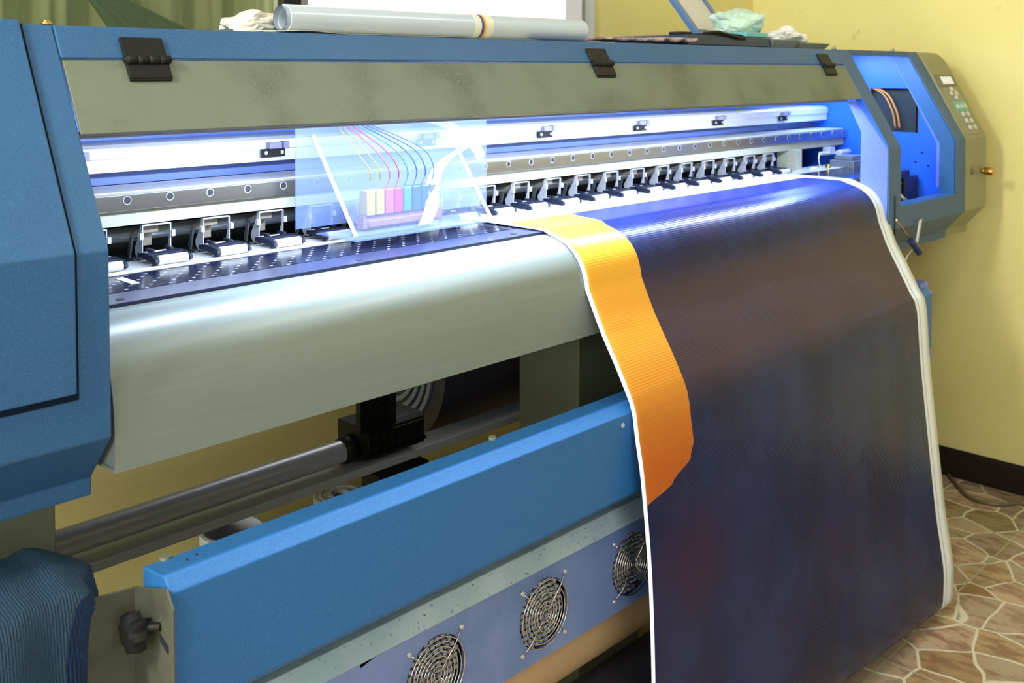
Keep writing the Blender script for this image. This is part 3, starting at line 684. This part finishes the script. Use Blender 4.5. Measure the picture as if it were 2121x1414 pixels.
def make_fan(cx):
    b = B()
    # louvred dark body behind the hole
    cyl(b, (cx, 1.160, fz), (cx, 1.185, fz), .064, 40)
    f = obj('cooling_fan', b, black_m, PR)
    b = B()
    for k in range(12):
        zz = fz - .055 + .010*k; hw = math.sqrt(max(0, .060**2 - (zz-fz)**2))
        for s in range(int(2*hw/.0115)+1):
            xx = cx - hw + s*.0115
            if xx + .0075 < cx + hw: box(b, xx, xx+.0072, 1.137, 1.141, zz, zz+.0058)
    obj('fan_mesh', b, mat('mesh_steel', (.30, .34, .45), .4, .1) if 'mesh_steel' not in MATS else MATS['mesh_steel'], f)
    b = B()
    for r in (.0075, .0135, .0205, .0275, .0345, .0415, .0485, .0560):
        wire(b, [(cx + r*math.cos(2*PI*k/48), fy-.0045, fz + r*math.sin(2*PI*k/48)) for k in range(48)], .00095, 8, True)
    for sx, sz in ((1, 1), (-1, 1), (1, -1), (-1, -1)):
        q = .0525
        p = [(cx+sx*.004, fy-.006, fz+sz*.004), (cx+sx*.036, fy-.006, fz+sz*.036), (cx+sx*.045, fy-.0035, fz+sz*.045), (cx+sx*(q-.004), fy-.001, fz+sz*(q-.004))]
        wire(b, p, .0010)
        wire(b, [(cx+sx*q+.0036*math.cos(2*PI*k/16), fy-.001, fz+sz*q+.0036*math.sin(2*PI*k/16)) for k in range(16)], .0010, 6, True)
    obj('finger_guard', b, mat('guard_wire', (.60, .57, .48), .25, 1.0) if 'guard_wire' not in MATS else MATS['guard_wire'], f)
    for sx, sz in ((1, 1), (-1, 1), (1, -1), (-1, -1)):
        b = B(); cyl(b, (cx+sx*.0525, fy, fz+sz*.0525), (cx+sx*.0525, fy-.003, fz+sz*.0525), .0032, 14); obj('guard_screw', b, MATS['zinc_steel'], f)
for cx in fans: make_fan(cx)
# left bracket
b = B()
prism(b, [(.452, .30), (.555, .30), (.555, .795), (.452, .806)], 1.170, 1.173, axis='y')
prism(b, [(1.173, .30), (1.075, .30), (1.075, .802), (1.089, .822), (1.170, .796)], .552, .5550)
prism(b, [(1.173, .30), (1.30, .30), (1.30, .806), (1.173, .806)], .450, .4525)
lbk = obj('side_bracket', b, bracket_m, PR, bevel=.0008)
b = B(); cyl(b, (.552, 1.105, .772), (.530, 1.125, .772), .005, 12)
for k in range(12):
    a0 = 2*PI*k/12
kc = Vector((.530, 1.128, .765)); 
cyl(b, (.552, 1.128, .765), (.540, 1.128, .765), .009, 16)
pts = []
N = 48
for rr, xx in ((.010, .540), (.021, .538), (.0225, .530), (.020, .522), (.012, .519)):
    pts.append([(xx, 1.128 + (rr + (.0022 if rr > .015 else 0)*math.cos(8*2*PI*k/N))*math.cos(2*PI*k/N), .765 + (rr + (.0022 if rr > .015 else 0)*math.cos(8*2*PI*k/N))*math.sin(2*PI*k/N)) for k in range(N+1)])
grid(b, pts); cv = [b.verts.new(p) for p in pts[-1][:-1]]; b.faces.new(cv)
obj('clamp_knob', b, black, PR, smooth=True)
b = B(); prism(b, [(1.085, .748), (1.105, .756), (1.105, .764), (1.085, .756)], .5505, .5522)
obj('bracket_slot', b, black_m, lbk)
b = B(); prism(b, [(1.10, .690), (1.14, .680), (1.14, .689), (1.10, .699)], .5505, .5522); obj('bracket_slot', b, black_m, lbk)

# ------------------------------------------------------------------ printed banner
def resample(pts, n):
    pts = [Vector(p) for p in pts]; L = [0]
    for a, c in zip(pts, pts[1:]): L.append(L[-1] + (c-a).length)
    out = []
    for k in range(n):
        s = L[-1]*k/(n-1); i = 0
        while i < len(L)-2 and L[i+1] < s: i += 1
        t = (s - L[i]) / max(1e-9, L[i+1]-L[i]); out.append(pts[i].lerp(pts[i+1], t))
    return out, L[-1]
# sections keyed so that fold lines line up across the width
arc_o = offset_line(dense[:38], -.0022)
if arc_o[20][0] > dense[20][0]: arc_o = offset_line(dense[:38], .0022)
ARC = [(1.34, 1.1168), (1.300, 1.1163), (1.290, 1.1150)] + [p for p in arc_o if p[0] < 1.272 and p[1] > 1.012]
secL = [
 [(1.56, 1.1168), (1.46, 1.1168), (1.34, 1.1168)],
 ARC,
 [ARC[-1], (1.157, .954), (1.118, .888), (1.090, .836)],
 [(1.090, .836), (1.0835, .818), (1.0795, .800), (1.0725, .762)],
 [(1.0725, .762), (1.060, .700), (1.048, .600), (1.040, .500), (1.034, .353), (1.032, .20), (1.036, .14)],
 [(1.036, .14), (1.045, .09), (1.075, .065), (1.13, .08), (1.19, .13)]]
secR = [
 [(1.56, 1.1168), (1.46, 1.1168), (1.34, 1.1168)],
 ARC,
 [ARC[-1], (1.163, .950), (1.129, .888), (1.100, .834)],
 [(1.100, .834), (1.0868, .815), (1.0820, .795), (1.076, .755)],
 [(1.076, .755), (1.062, .640), (1.035, .450), (1.010, .28), (.990, .16), (.986, .12), (.987, .055)],
 [(.987, .055), (.998, .025), (1.04, .015), (1.10, .04), (1.16, .10)]]
counts = [8, 22, 26, 12, 40, 14]
NX = 60
rowsL, rowsR = [], []
for k, (a, c) in enumerate(zip(secL, secR)):
    pa = [Vector((0, y, z)) for y, z in a]; pc = [Vector((0, y, z)) for y, z in c]
    if k != 3: pa = smooth_path(pa, 6); pc = smooth_path(pc, 6)
    ra, _ = resample(pa, counts[k]); rc, _ = resample(pc, counts[k])
    if k: ra = ra[1:]; rc = rc[1:]
    rowsL += ra; rowsR += rc
b = B(); P_ = []; arc = [0.0]
for i in range(1, len(rowsL)): arc.append(arc[-1] + (rowsL[i]-rowsL[i-1]).length)
nR = len(rowsL)
start4 = counts[0]-1+counts[1]-1+counts[2]-1+counts[3]-1
for i in range(nR):
    z = rowsL[i].z; row = []
    xl_ = 1.42; xr_ = 2.70 - (.03 * min(1, max(0, (.78 - rowsR[i].z) / .5)))
    for j in range(NX+1):
        t = j / NX; p = rowsL[i].lerp(rowsR[i], t)
        ww = 0
        if z < .80:   # soft waves under the fold, dying out at the edges of the fold
            k_ = min(1, (.80 - z) / .12)
            ww = .0030 * k_ * math.sin(t*7.0 + 1.2) + .0004 * k_ * math.sin(t*37 + z*5)
        elif z < 1.0 and arc[i] > .5: ww = .0010 * math.sin(t*23 + z*14)
        row.append((xl_ + (xr_-xl_)*t, p.y + ww - (.0015 if z < 1.1 else 0), p.z))
    P_.append(row)
V = [[b.verts.new(p) for p in row] for row in P_]
uvl = b.loops.layers.uv.new('UVMap')
for i in range(nR-1):
    for j in range(NX):
        f = b.faces.new([V[i][j], V[i][j+1], V[i+1][j+1], V[i+1][j]]); f.smooth = True
        for lp, (ii, jj) in zip(f.loops, ((i, j), (i, j+1), (i+1, j+1), (i+1, j))): lp[uvl].uv = (jj/NX*1.28, arc[ii])
iz = {}
for i in range(nR): iz[i] = (round(rowsL[i].y, 3), round(rowsL[i].z, 3), round(arc[i], 3))
def arc_at(zt, after=.1):
    for i in range(nR):
        if arc[i] > after and rowsL[i].z <= zt: return arc[i]
def arc_y(yt):
    for i in range(nR):
        if rowsL[i].y <= yt: return arc[i]
def banner_mat():
    m = bpy.data.materials.new('printed_vinyl'); m.use_nodes = True; nt = m.node_tree; n = nt.nodes; l = nt.links
    bs = n['Principled BSDF']; bs.inputs['Roughness'].default_value = .27; bs.inputs['Specular IOR Level'].default_value = .19
    uv = n.new('ShaderNodeUVMap'); uv.uv_map = 'UVMap'; sp = n.new('ShaderNodeSeparateXYZ'); l.new(uv.outputs[0], sp.inputs[0])
    U, Vv = sp.outputs[0], sp.outputs[1]
    def M(op, a, c=None, d=None):
        q = n.new('ShaderNodeMath'); q.operation = op
        for i, v in enumerate((a, c, d)):
            if v is None: continue
            if hasattr(v, 'is_output'): l.new(v, q.inputs[i])
            else: q.inputs[i].default_value = v
        return q.outputs[0]
    def step(v, e0, e1):
        q = n.new('ShaderNodeMapRange'); q.interpolation_type = 'SMOOTHSTEP'; l.new(v, q.inputs[0])
        for i, e in ((1, e0), (2, e1)):
            if hasattr(e, 'is_output'): l.new(e, q.inputs[i])
            else: q.inputs[i].default_value = e
        return q.outputs[0]
    def mix(f, a, c):
        q = n.new('ShaderNodeMix'); q.data_type = 'RGBA'
        if hasattr(f, 'is_output'): l.new(f, q.inputs[0])
        else: q.inputs[0].default_value = f
        for i, v in ((6, a), (7, c)):
            if hasattr(v, 'is_output'): l.new(v, q.inputs[i])
            else: q.inputs[i].default_value = (*v, 1)
        return q.outputs[2]
    total = arc[-1]
    v0 = arc_y(1.405); vA = arc_at(.74); vB = arc_at(.655)
    # orange boundary as a ramp over v
    rp = n.new('ShaderNodeValToRGB'); rp.color_ramp.interpolation = 'EASE'
    l.new(M('DIVIDE', Vv, total), rp.inputs[0])
    def g(x): return (x, x, x, 1)
    e = rp.color_ramp.elements; e[0].position = v0/total; e[0].color = g(.20); e[1].position = 1; e[1].color = g(0)
    for pz, val in ((v0+.06, .185), (v0+.14, .170), (arc_at(.95), .168), (arc_at(.82), .172), (vA, .170), (vA+(vB-vA)*.35, .155), (vA+(vB-vA)*.7, .095), (vB, 0.0)):
        q = e.new(pz/total); q.color = g(val)
    ub = rp.outputs[0]
    isor = M('SUBTRACT', 1, M('GREATER_THAN', U, ub))
    # blue field, soft painterly clouds
    nz = n.new('ShaderNodeTexNoise'); nz.inputs['Scale'].default_value = 3.2; nz.inputs['Detail'].default_value = 7; nz.inputs['Roughness'].default_value = .6
    mp = n.new('ShaderNodeMapping'); mp.inputs['Scale'].default_value = (1.3, .8, 1); l.new(uv.outputs[0], mp.inputs[0]); l.new(mp.outputs[0], nz.inputs['Vector'])
    c1 = mix(step(nz.outputs['Fac'], .35, .62), (0.003, 0.007, 0.045), (0.008, 0.020, 0.085))
    nz2 = n.new('ShaderNodeTexNoise'); nz2.inputs['Scale'].default_value = 2.1; nz2.inputs['Detail'].default_value = 4
    mp2 = n.new('ShaderNodeMapping'); mp2.inputs['Location'].default_value = (5, 3, 0); l.new(uv.outputs[0], mp2.inputs[0]); l.new(mp2.outputs[0], nz2.inputs['Vector'])
    c2 = mix(M('MULTIPLY', step(nz2.outputs['Fac'], .48, .68), .8), c1, (0.024, 0.010, 0.040))
    # upper drop: brown room reflection put into the colour, blue nearest the print head
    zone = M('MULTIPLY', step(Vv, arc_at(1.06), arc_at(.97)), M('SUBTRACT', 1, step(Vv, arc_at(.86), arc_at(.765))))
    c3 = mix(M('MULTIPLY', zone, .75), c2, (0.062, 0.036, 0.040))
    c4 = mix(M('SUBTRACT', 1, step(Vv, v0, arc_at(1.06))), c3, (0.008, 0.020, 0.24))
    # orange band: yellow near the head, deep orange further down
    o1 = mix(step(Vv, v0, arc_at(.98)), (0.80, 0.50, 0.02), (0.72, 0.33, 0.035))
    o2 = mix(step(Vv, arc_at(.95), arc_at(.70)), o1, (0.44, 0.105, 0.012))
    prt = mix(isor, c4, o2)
    # fine print banding
    wv = n.new('ShaderNodeTexWave'); wv.inputs['Scale'].default_value = 60; wv.bands_direction = 'Y'; wv.inputs['Distortion'].default_value = .3; l.new(uv.outputs[0], wv.inputs['Vector'])
    prt = mix(M('MULTIPLY', wv.outputs['Fac'], .05), prt, (0.06, 0.06, 0.11))
    white_ = (0.74, 0.80, 0.86)
    ml = M('GREATER_THAN', U, .010); mr_ = M('LESS_THAN', U, 1.218); ms = M('GREATER_THAN', Vv, v0)
    inside = M('MULTIPLY', M('MULTIPLY', ml, mr_), ms)
    line = M('MULTIPLY', M('GREATER_THAN', U, 1.233), M('LESS_THAN', U, 1.2365))
    wht = mix(M('MULTIPLY', line, .75), white_, (0.16, 0.18, 0.14))
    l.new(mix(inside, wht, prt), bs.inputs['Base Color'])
    bp = n.new('ShaderNodeBump'); bp.inputs['Strength'].default_value = .25; bp.inputs['Distance'].default_value = .0006; l.new(wv.outputs['Fac'], bp.inputs['Height']); l.new(bp.outputs[0], bs.inputs['Normal'])
    return m
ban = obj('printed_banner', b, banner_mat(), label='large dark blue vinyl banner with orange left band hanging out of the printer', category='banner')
sd = ban.modifiers.new('thick', 'SOLIDIFY'); sd.thickness = .0008; sd.offset = 0

# rolls below ---------------------------------------------------------
b = B(); pipe(b, (.60, 1.262, .352), (2.78, 1.262, .352), .072, .04, 56)
obj('kraft_roll', b, kraft, smooth=True, label='tan kraft paper tube lying under the row of cooling fans', category='roll')
b = B(); cyl(b, (.60, 1.215, .205), (2.78, 1.215, .205), .055, 40); tk = obj('take_up_bar', b, mat('dark_bar', (.03, .03, .038), .4), PR, smooth=True)
b = B(); box(b, .575, .60, 1.10, 1.34, .10, .45); box(b, 2.78, 2.80, 1.10, 1.34, .0, .45); obj('roll_cradle', b, leg_m, PR)

# media rolls lying on floor by the back wall
for i, (x, y, r, ri, lab) in enumerate(((1.190, 2.03, .118, .045, 'white media roll standing on its end on the floor behind the left supply tube'), (1.51, 2.06, .110, .03, 'grey coiled media roll end behind the blue front panel'))):
    t = empty('media_roll', (x, y, 0), label=lab, category='media roll', group='media rolls standing on the floor')
    h = .385 if i == 0 else .358
    b = B(); pipe(b, (x, y, 0.001), (x, y, h), r*.62, r*.62-.004 if i == 0 else ri*.6, 48); obj('wound_vinyl', b, pvc, t, smooth=True)
    b = B()
    for q in range(1 if i == 0 else 5):
        rr = r*.62 - .012*q - .004
        if rr > ri*.6+.004: pipe(b, (x, y, h), (x, y, h+.0015*(1+q % 2)), rr, rr-.005, 48)
    obj('coil_edge', b, mat('coil_edge_%d' % i, (.30, .31, .32), .5), t)

# towel ---------------------------------------------------------------
def towel():
    tw = empty('blue_towel', (.42, 1.24, .80), label='dark blue ribbed towel draped over the grey side bracket at lower left', category='towel')
    for L in range(6):
        b = B(); P_ = []
        ns, nt_ = 64, 80
        for i in range(ns):
            s = i/(ns-1); row = []
            q_ = min(1, max(0, (s-.36)/.26)); q_ = q_*q_*(3-2*q_); xr = .540 - (.086-.0065*L)*q_ - .022*max(0, (s-.61)/.39)
            for j in range(nt_):
                t = j/(nt_-1); x = .18 + (xr-.18)*t
                top = .842 + .004*math.sin(x*30) - .36*max(0, x-.462) - .8*max(0, x-.50)**1.2
                top -= .0045*L
                if s < .30: q = s/.30; y = 1.292 - .004*q; z = top - .13 + .105*q
                elif s < .55: q = (s-.30)/.25; a = PI*q; y = 1.229 + .063*math.cos(a); z = top - .025 + .025*math.sin(a)
                else: q = (s-.55)/.45; y = 1.166 - .030*q**.6; z = top - .025 - .42*q
                y += -(.0062*(5-L)) * (1 if s > .5 else 0) + .005*math.sin(x*70+s*4)*min(1, abs(s-.42)*5)
                z += .002*math.sin(x*110)
                row.append((x, y, z))
            P_.append(row)
        grid(b, P_)
        o = obj('towel_fold', b, towel_mat if L % 2 == 0 else towel_mat2, tw, smooth='full')
        sd = o.modifiers.new('thick', 'SOLIDIFY'); sd.thickness = .0055
def rib(name, c1, c2):
    m = mat(name, c1, .8); nt = m.node_tree; n = nt.nodes; l = nt.links; bs = n['Principled BSDF']; tc = [x for x in n if x.type == 'TEX_COORD'][0]
    wv = n.new('ShaderNodeTexWave'); wv.inputs['Scale'].default_value = 95; wv.bands_direction = 'X'; wv.inputs['Distortion'].default_value = 2.5; wv.inputs['Detail Scale'].default_value = 3; l.new(tc.outputs['Object'], wv.inputs['Vector'])
    mx = n.new('ShaderNodeMix'); mx.data_type = 'RGBA'; l.new(wv.outputs['Fac'], mx.inputs[0]); mx.inputs[6].default_value = (*c1, 1); mx.inputs[7].default_value = (*c2, 1); l.new(mx.outputs[2], bs.inputs['Base Color'])
    bp = n.new('ShaderNodeBump'); bp.inputs['Distance'].default_value = .003; bp.inputs['Strength'].default_value = .8; l.new(wv.outputs['Fac'], bp.inputs['Height']); l.new(bp.outputs[0], bs.inputs['Normal'])
    bs.inputs['Sheen Weight'].default_value = .12; bs.inputs['Sheen Tint'].default_value = (.1, .5, .9, 1)
    return m
towel_mat = rib('towel_teal', (0.001, 0.012, 0.035), (0.001, 0.032, 0.072)); towel_mat2 = rib('towel_royal', (0.001, 0.008, 0.05), (0.001, 0.03, 0.20))
towel()

# ------------------------------------------------------------------ things on the top cover
ZT = 1.478
t = empty('vinyl_roll', (1.24, 1.372, ZT), label='long pale grey vinyl roll with a striped tape band on top of the printer', category='vinyl roll')
zc = ZT + .0235
b = B(); pipe(b, (.905, 1.376, zc), (1.625, 1.376, zc), .0225, .0165, 56); obj('rolled_sheet', b, white_vinyl, t, smooth=True)
b = B()
sp_ = []
for k in range(150):
    a = k*.11; r = .0165 + .0045*(k/150)
    sp_.append((r*math.cos(a), r*math.sin(a)))
for dx in range(1):
    P_ = [[(xx, 1.376+p[0], zc+p[1]) for p in sp_] for xx in (.898, .93)]
    grid(b, P_)
o = obj('inner_windings', b, mat('vinyl_inner', (.30, .36, .44), .35), t, smooth='full')
for x0, x1, m_ in ((1.302, 1.318, yellow_tape), (1.3185, 1.3235, mat('tape_blue', (.02, .06, .25), .4)), (1.324, 1.327, mat('tape_red', (.6, .12, .05), .4)), (1.3275, 1.331, mat('tape_yellow', (.75, .55, .05), .4)), (1.332, 1.350, yellow_tape)):
    b = B(); pipe(b, (x0, 1.376, zc), (x1, 1.376, zc), .0229, .0226, 56); obj('tape_band', b, m_, t, smooth=True)
b = B(); P_ = []
for i in range(24):
    row = []
    for j in range(8):
        x = .855 + .60*i/23; y = 1.342 + .05*j/7
        row.append((x, y - .003*math.sin(i*.9), ZT + .0008 + .0035*max(0, math.sin(i*.55+j*.2))**2*(1 if i < 8 else .2)))
    P_.append(row)
grid(b, P_); o = obj('paper_sheet', b, paper, label='thin cream paper sheet lying flat under the vinyl roll', category='paper'); sd = o.modifiers.new('t', 'SOLIDIFY'); sd.thickness = .0005; sd.offset = 1

def crumple(name, c, rad, m, seed, n=5, amp=.25, **tags):
    random.seed(seed); b = B(); bmesh.ops.create_icosphere(b, subdivisions=n-1, radius=1)
    ds = [Vector((random.gauss(0, 1), random.gauss(0, 1), random.gauss(0, 1))).normalized() for _ in range(26)]
    ws = [random.uniform(.5, 1) for _ in ds]
    for v in b.verts:
        d = v.co.normalized(); s = 0
        for q, wq in zip(ds, ws): s += wq * (max(0, d.dot(q))**26 * 1.6 + max(0, -d.dot(q))**9 * .35)
        v.co = d * (1 - amp + amp*s*.8 + random.uniform(-.045, .045))
        v.co = Vector((v.co.x*rad[0], v.co.y*rad[1], max(v.co.z, -.75)*rad[2])) + Vector(c)
    o = obj(name, b, m, **tags); return o
crumple('crumpled_bag', (.885, 1.44, ZT+.0150), (.052, .035, .0215), bagm, 3, label='crumpled cream plastic bag beside the open end of the vinyl roll', category='bag')
# folded maroon cloth
t0 = 1.70
b = B(); P_ = []
for i in range(60):
    row = []
    for j in range(16):
        x = t0 + .33*i/59; y = 1.355 + .10*j/15
        h = .0045 + (.0035*math.sin(i*.55 + j*.5) + .0035) * (1 if i > 34 else .35)
        row.append((x, y, ZT + .001 + h))
    P_.append(row)
grid(b, P_); o = obj('maroon_cloth', b, maroon, smooth='full', label='folded dusty maroon rag on the printer top right of the vinyl roll', category='cloth'); sd = o.modifiers.new('t', 'SOLIDIFY'); sd.thickness = .005; sd.offset = -1
# open blue case with a clear sheet lid
t = empty('open_tool_case', (2.2, 1.45, ZT), label='open blue case with tilted framed lid on the far top of the printer', category='case')
b = B(); box(b, 2.02, 2.40, 1.38, 1.60, ZT+.001, ZT+.026); obj('case_base', b, dark_blue, t, bevel=.003)
# lid leaning back to the left
lx, ly, lz = 2.245, 1.50, ZT+.026
def lidpt(a, h, off=0): # a along base, h up the lid
    base = Vector((lx, 1.50, lz)) + Vector((.33, .10, 0))*a
    upv = Vector((-.13, .14, .27))
    nn = Vector((.33, .10, 0)).cross(upv).normalized()
    return base + upv*h + nn*off
def lidbar(b, a0, a1, h0, h1, t0, t1):
    v = [b.verts.new(lidpt(a, h, o_)) for o_ in (t0, t1) for a, h in ((a0, h0), (a1, h0), (a1, h1), (a0, h1))]
    for f in ((0, 1, 2, 3), (4, 5, 6, 7), (0, 1, 5, 4), (1, 2, 6, 5), (2, 3, 7, 6), (3, 0, 4, 7)): b.faces.new([v[i] for i in f])
b = B(); lidbar(b, 0, .10, 0, 1, -.007, .007); lidbar(b, .90, 1, 0, 1, -.007, .007); lidbar(b, .10, .90, 0, .08, -.007, .007); lidbar(b, .10, .90, .92, 1, -.007, .007)
obj('lid_frame', b, case_blue, t, bevel=.002)
b = B(); lidbar(b, .10, .90, .08, .92, -.002, .002); obj('lid_sheet', b, mat('pale_sheet', (.62, .60, .60), .4, noise=((.66, .40, .42), 22, .6, .75, 3)), t)
b = B(); wire(b, smooth_path([(2.10, 1.38, ZT+.030), (2.14, 1.375, ZT+.035), (2.18, 1.375, ZT+.031), (2.26, 1.372, ZT+.02), (2.24, 1.376, ZT+.028), (2.12, 1.40, ZT+.032)]), .004); obj('handle_strap', b, black, t)
b = B(); box(b, 2.03, 2.07, 1.40, 1.44, ZT+.026, ZT+.034); box(b, 2.10, 2.13, 1.39, 1.43, ZT+.026, ZT+.031); obj('latch', b, black, t, bevel=.001)
# trays
def tray(name, x0, x1, y0, y1, z, h, m, **tags):
    b = B(); g_ = .012; v = []
    lo = [(x0+g_, y0+g_), (x1-g_, y0+g_), (x1-g_, y1-g_), (x0+g_, y1-g_)]; hi = [(x0, y0), (x1, y0), (x1, y1), (x0, y1)]
    a = [b.verts.new((x, y, z)) for x, y in lo]; c = [b.verts.new((x, y, z+h)) for x, y in hi]
    d = [b.verts.new((x*.97+(x0+x1)/2*.03, y*.97+(y0+y1)/2*.03, z+h)) for x, y in hi]; e = [b.verts.new((x, y, z+.002)) for x, y in lo]
    for r1, r2 in ((a, c), (c, d), (d, e)):
        for i in range(4): b.faces.new([r1[i], r1[(i+1) % 4], r2[(i+1) % 4], r2[i]])
    b.faces.new(a[::-1]); b.faces.new(e)
    return obj(name, b, m, bevel=.001, **tags)
tray('shallow_tray', 2.405, 2.545, 1.37, 1.56, ZT+.001, .022, tray_m, label='grey shallow tray next to the open blue case', category='tray', group='trays on the printer top')
tray('shallow_tray', 2.550, 2.72, 1.37, 1.56, ZT+.001, .016, mat('green_grey_tray', (.26, .28, .20), .4), label='low greenish tray at the right end of the printer top', category='tray', group='trays on the printer top')
crumple('clear_bag', (2.375, 1.46, ZT+.066), (.105, .055, .044), bag_clear, 11, label='crumpled clear green plastic bag heaped on the open case', category='bag')
b = B(); box(b, 2.30, 2.41, 1.39, 1.44, ZT+.027, ZT+.040); obj('teal_packet', b, mat('teal_packet', (.12, .42, .42), .35), label='flat teal plastic packet in front of the clear bag', category='packet', bevel=.003)
crumple('tissue_wad', (2.57, 1.43, ZT+.040), (.062, .030, .022), white, 5, label='white tissue wad on the left tray', category='tissue', group='tissue wads on the trays')
crumple('tissue_wad', (2.665, 1.44, ZT+.031), (.040, .026, .017), white, 8, label='smaller white tissue wad on the right tray', category='tissue', group='tissue wads on the trays')
b = B(); cyl(b, (2.56, 1.52, ZT+.05), (2.60, 1.53, ZT+.075), .014, 20); obj('plastic_tube', b, case_blue, label='small blue plastic tube sticking out behind the white tissue', category='tube', bevel=.002)

# ------------------------------------------------------------------ strap, tool and floor cord
b = B()
def rib2(pts, wd):
    P_ = [[tuple(Vector(p) + Vector(wd)*q) for q in (-.5, .5)] for p in smooth_path(pts, 8)]; grid(b, P_)
rib2([(2.885, 1.172, .995), (2.862, 1.168, .965), (2.822, 1.160, .930), (2.780, 1.165, .905), (2.768, 1.168, .880), (2.765, 1.170, .83)], (.020, 0, .004))
o = obj('hanging_strap', b, frame_white, label='white elastic strap hanging under the right head of the printer', category='strap'); sd = o.modifiers.new('t', 'SOLIDIFY'); sd.thickness = .0015
t = empty('hanging_tool', (2.76, 1.165, .96), label='small dark handled tool hanging on a wire beside the banner top', category='tool')
b = B(); wire(b, [(2.692, 1.160, 1.015), (2.775, 1.155, .950)], .0022); obj('tool_shaft', b, brass, t)
b = B(); wire(b, smooth_path([(2.775, 1.155, .950), (2.795, 1.153, .935), (2.822, 1.150, .912)]), .0105, 16); obj('tool_handle', b, mat('tool_dark_blue', (.02, .03, .09), .3, .2), t, smooth=True)
b = B(); wire(b, smooth_path([(3.59, 1.35, .006), (3.50, 1.28, .006), (3.44, 1.22, .006), (3.45, 1.14, .006), (3.52, 1.08, .006), (3.56, .95, .006)], 8), .006, 10)
obj('floor_cord', b, cordm, label='thin brown cord lying on the floor by the dark baseboard', category='cord')

# ceiling lamp bodies (real fittings for the room light)
for nm, (x, y, sx, sy) in (('ceiling_lamp', (2.1, .35, 1.15, .3)), ('ceiling_lamp', (-1.0, 1.02, .35, 1.15)), ('ceiling_lamp', (.4, -1.2, 1.25, .35))):
    b = B(); box(b, x-sx/2, x+sx/2, y-sy/2, y+sy/2, 2.64, 2.70)
    obj(nm, b, white, label='white ceiling lamp fitting %s' % ('above the banner' if x > 1 else 'at the left end of the room' if x < 0 else 'behind the viewer'), category='lamp', group='ceiling lamps')
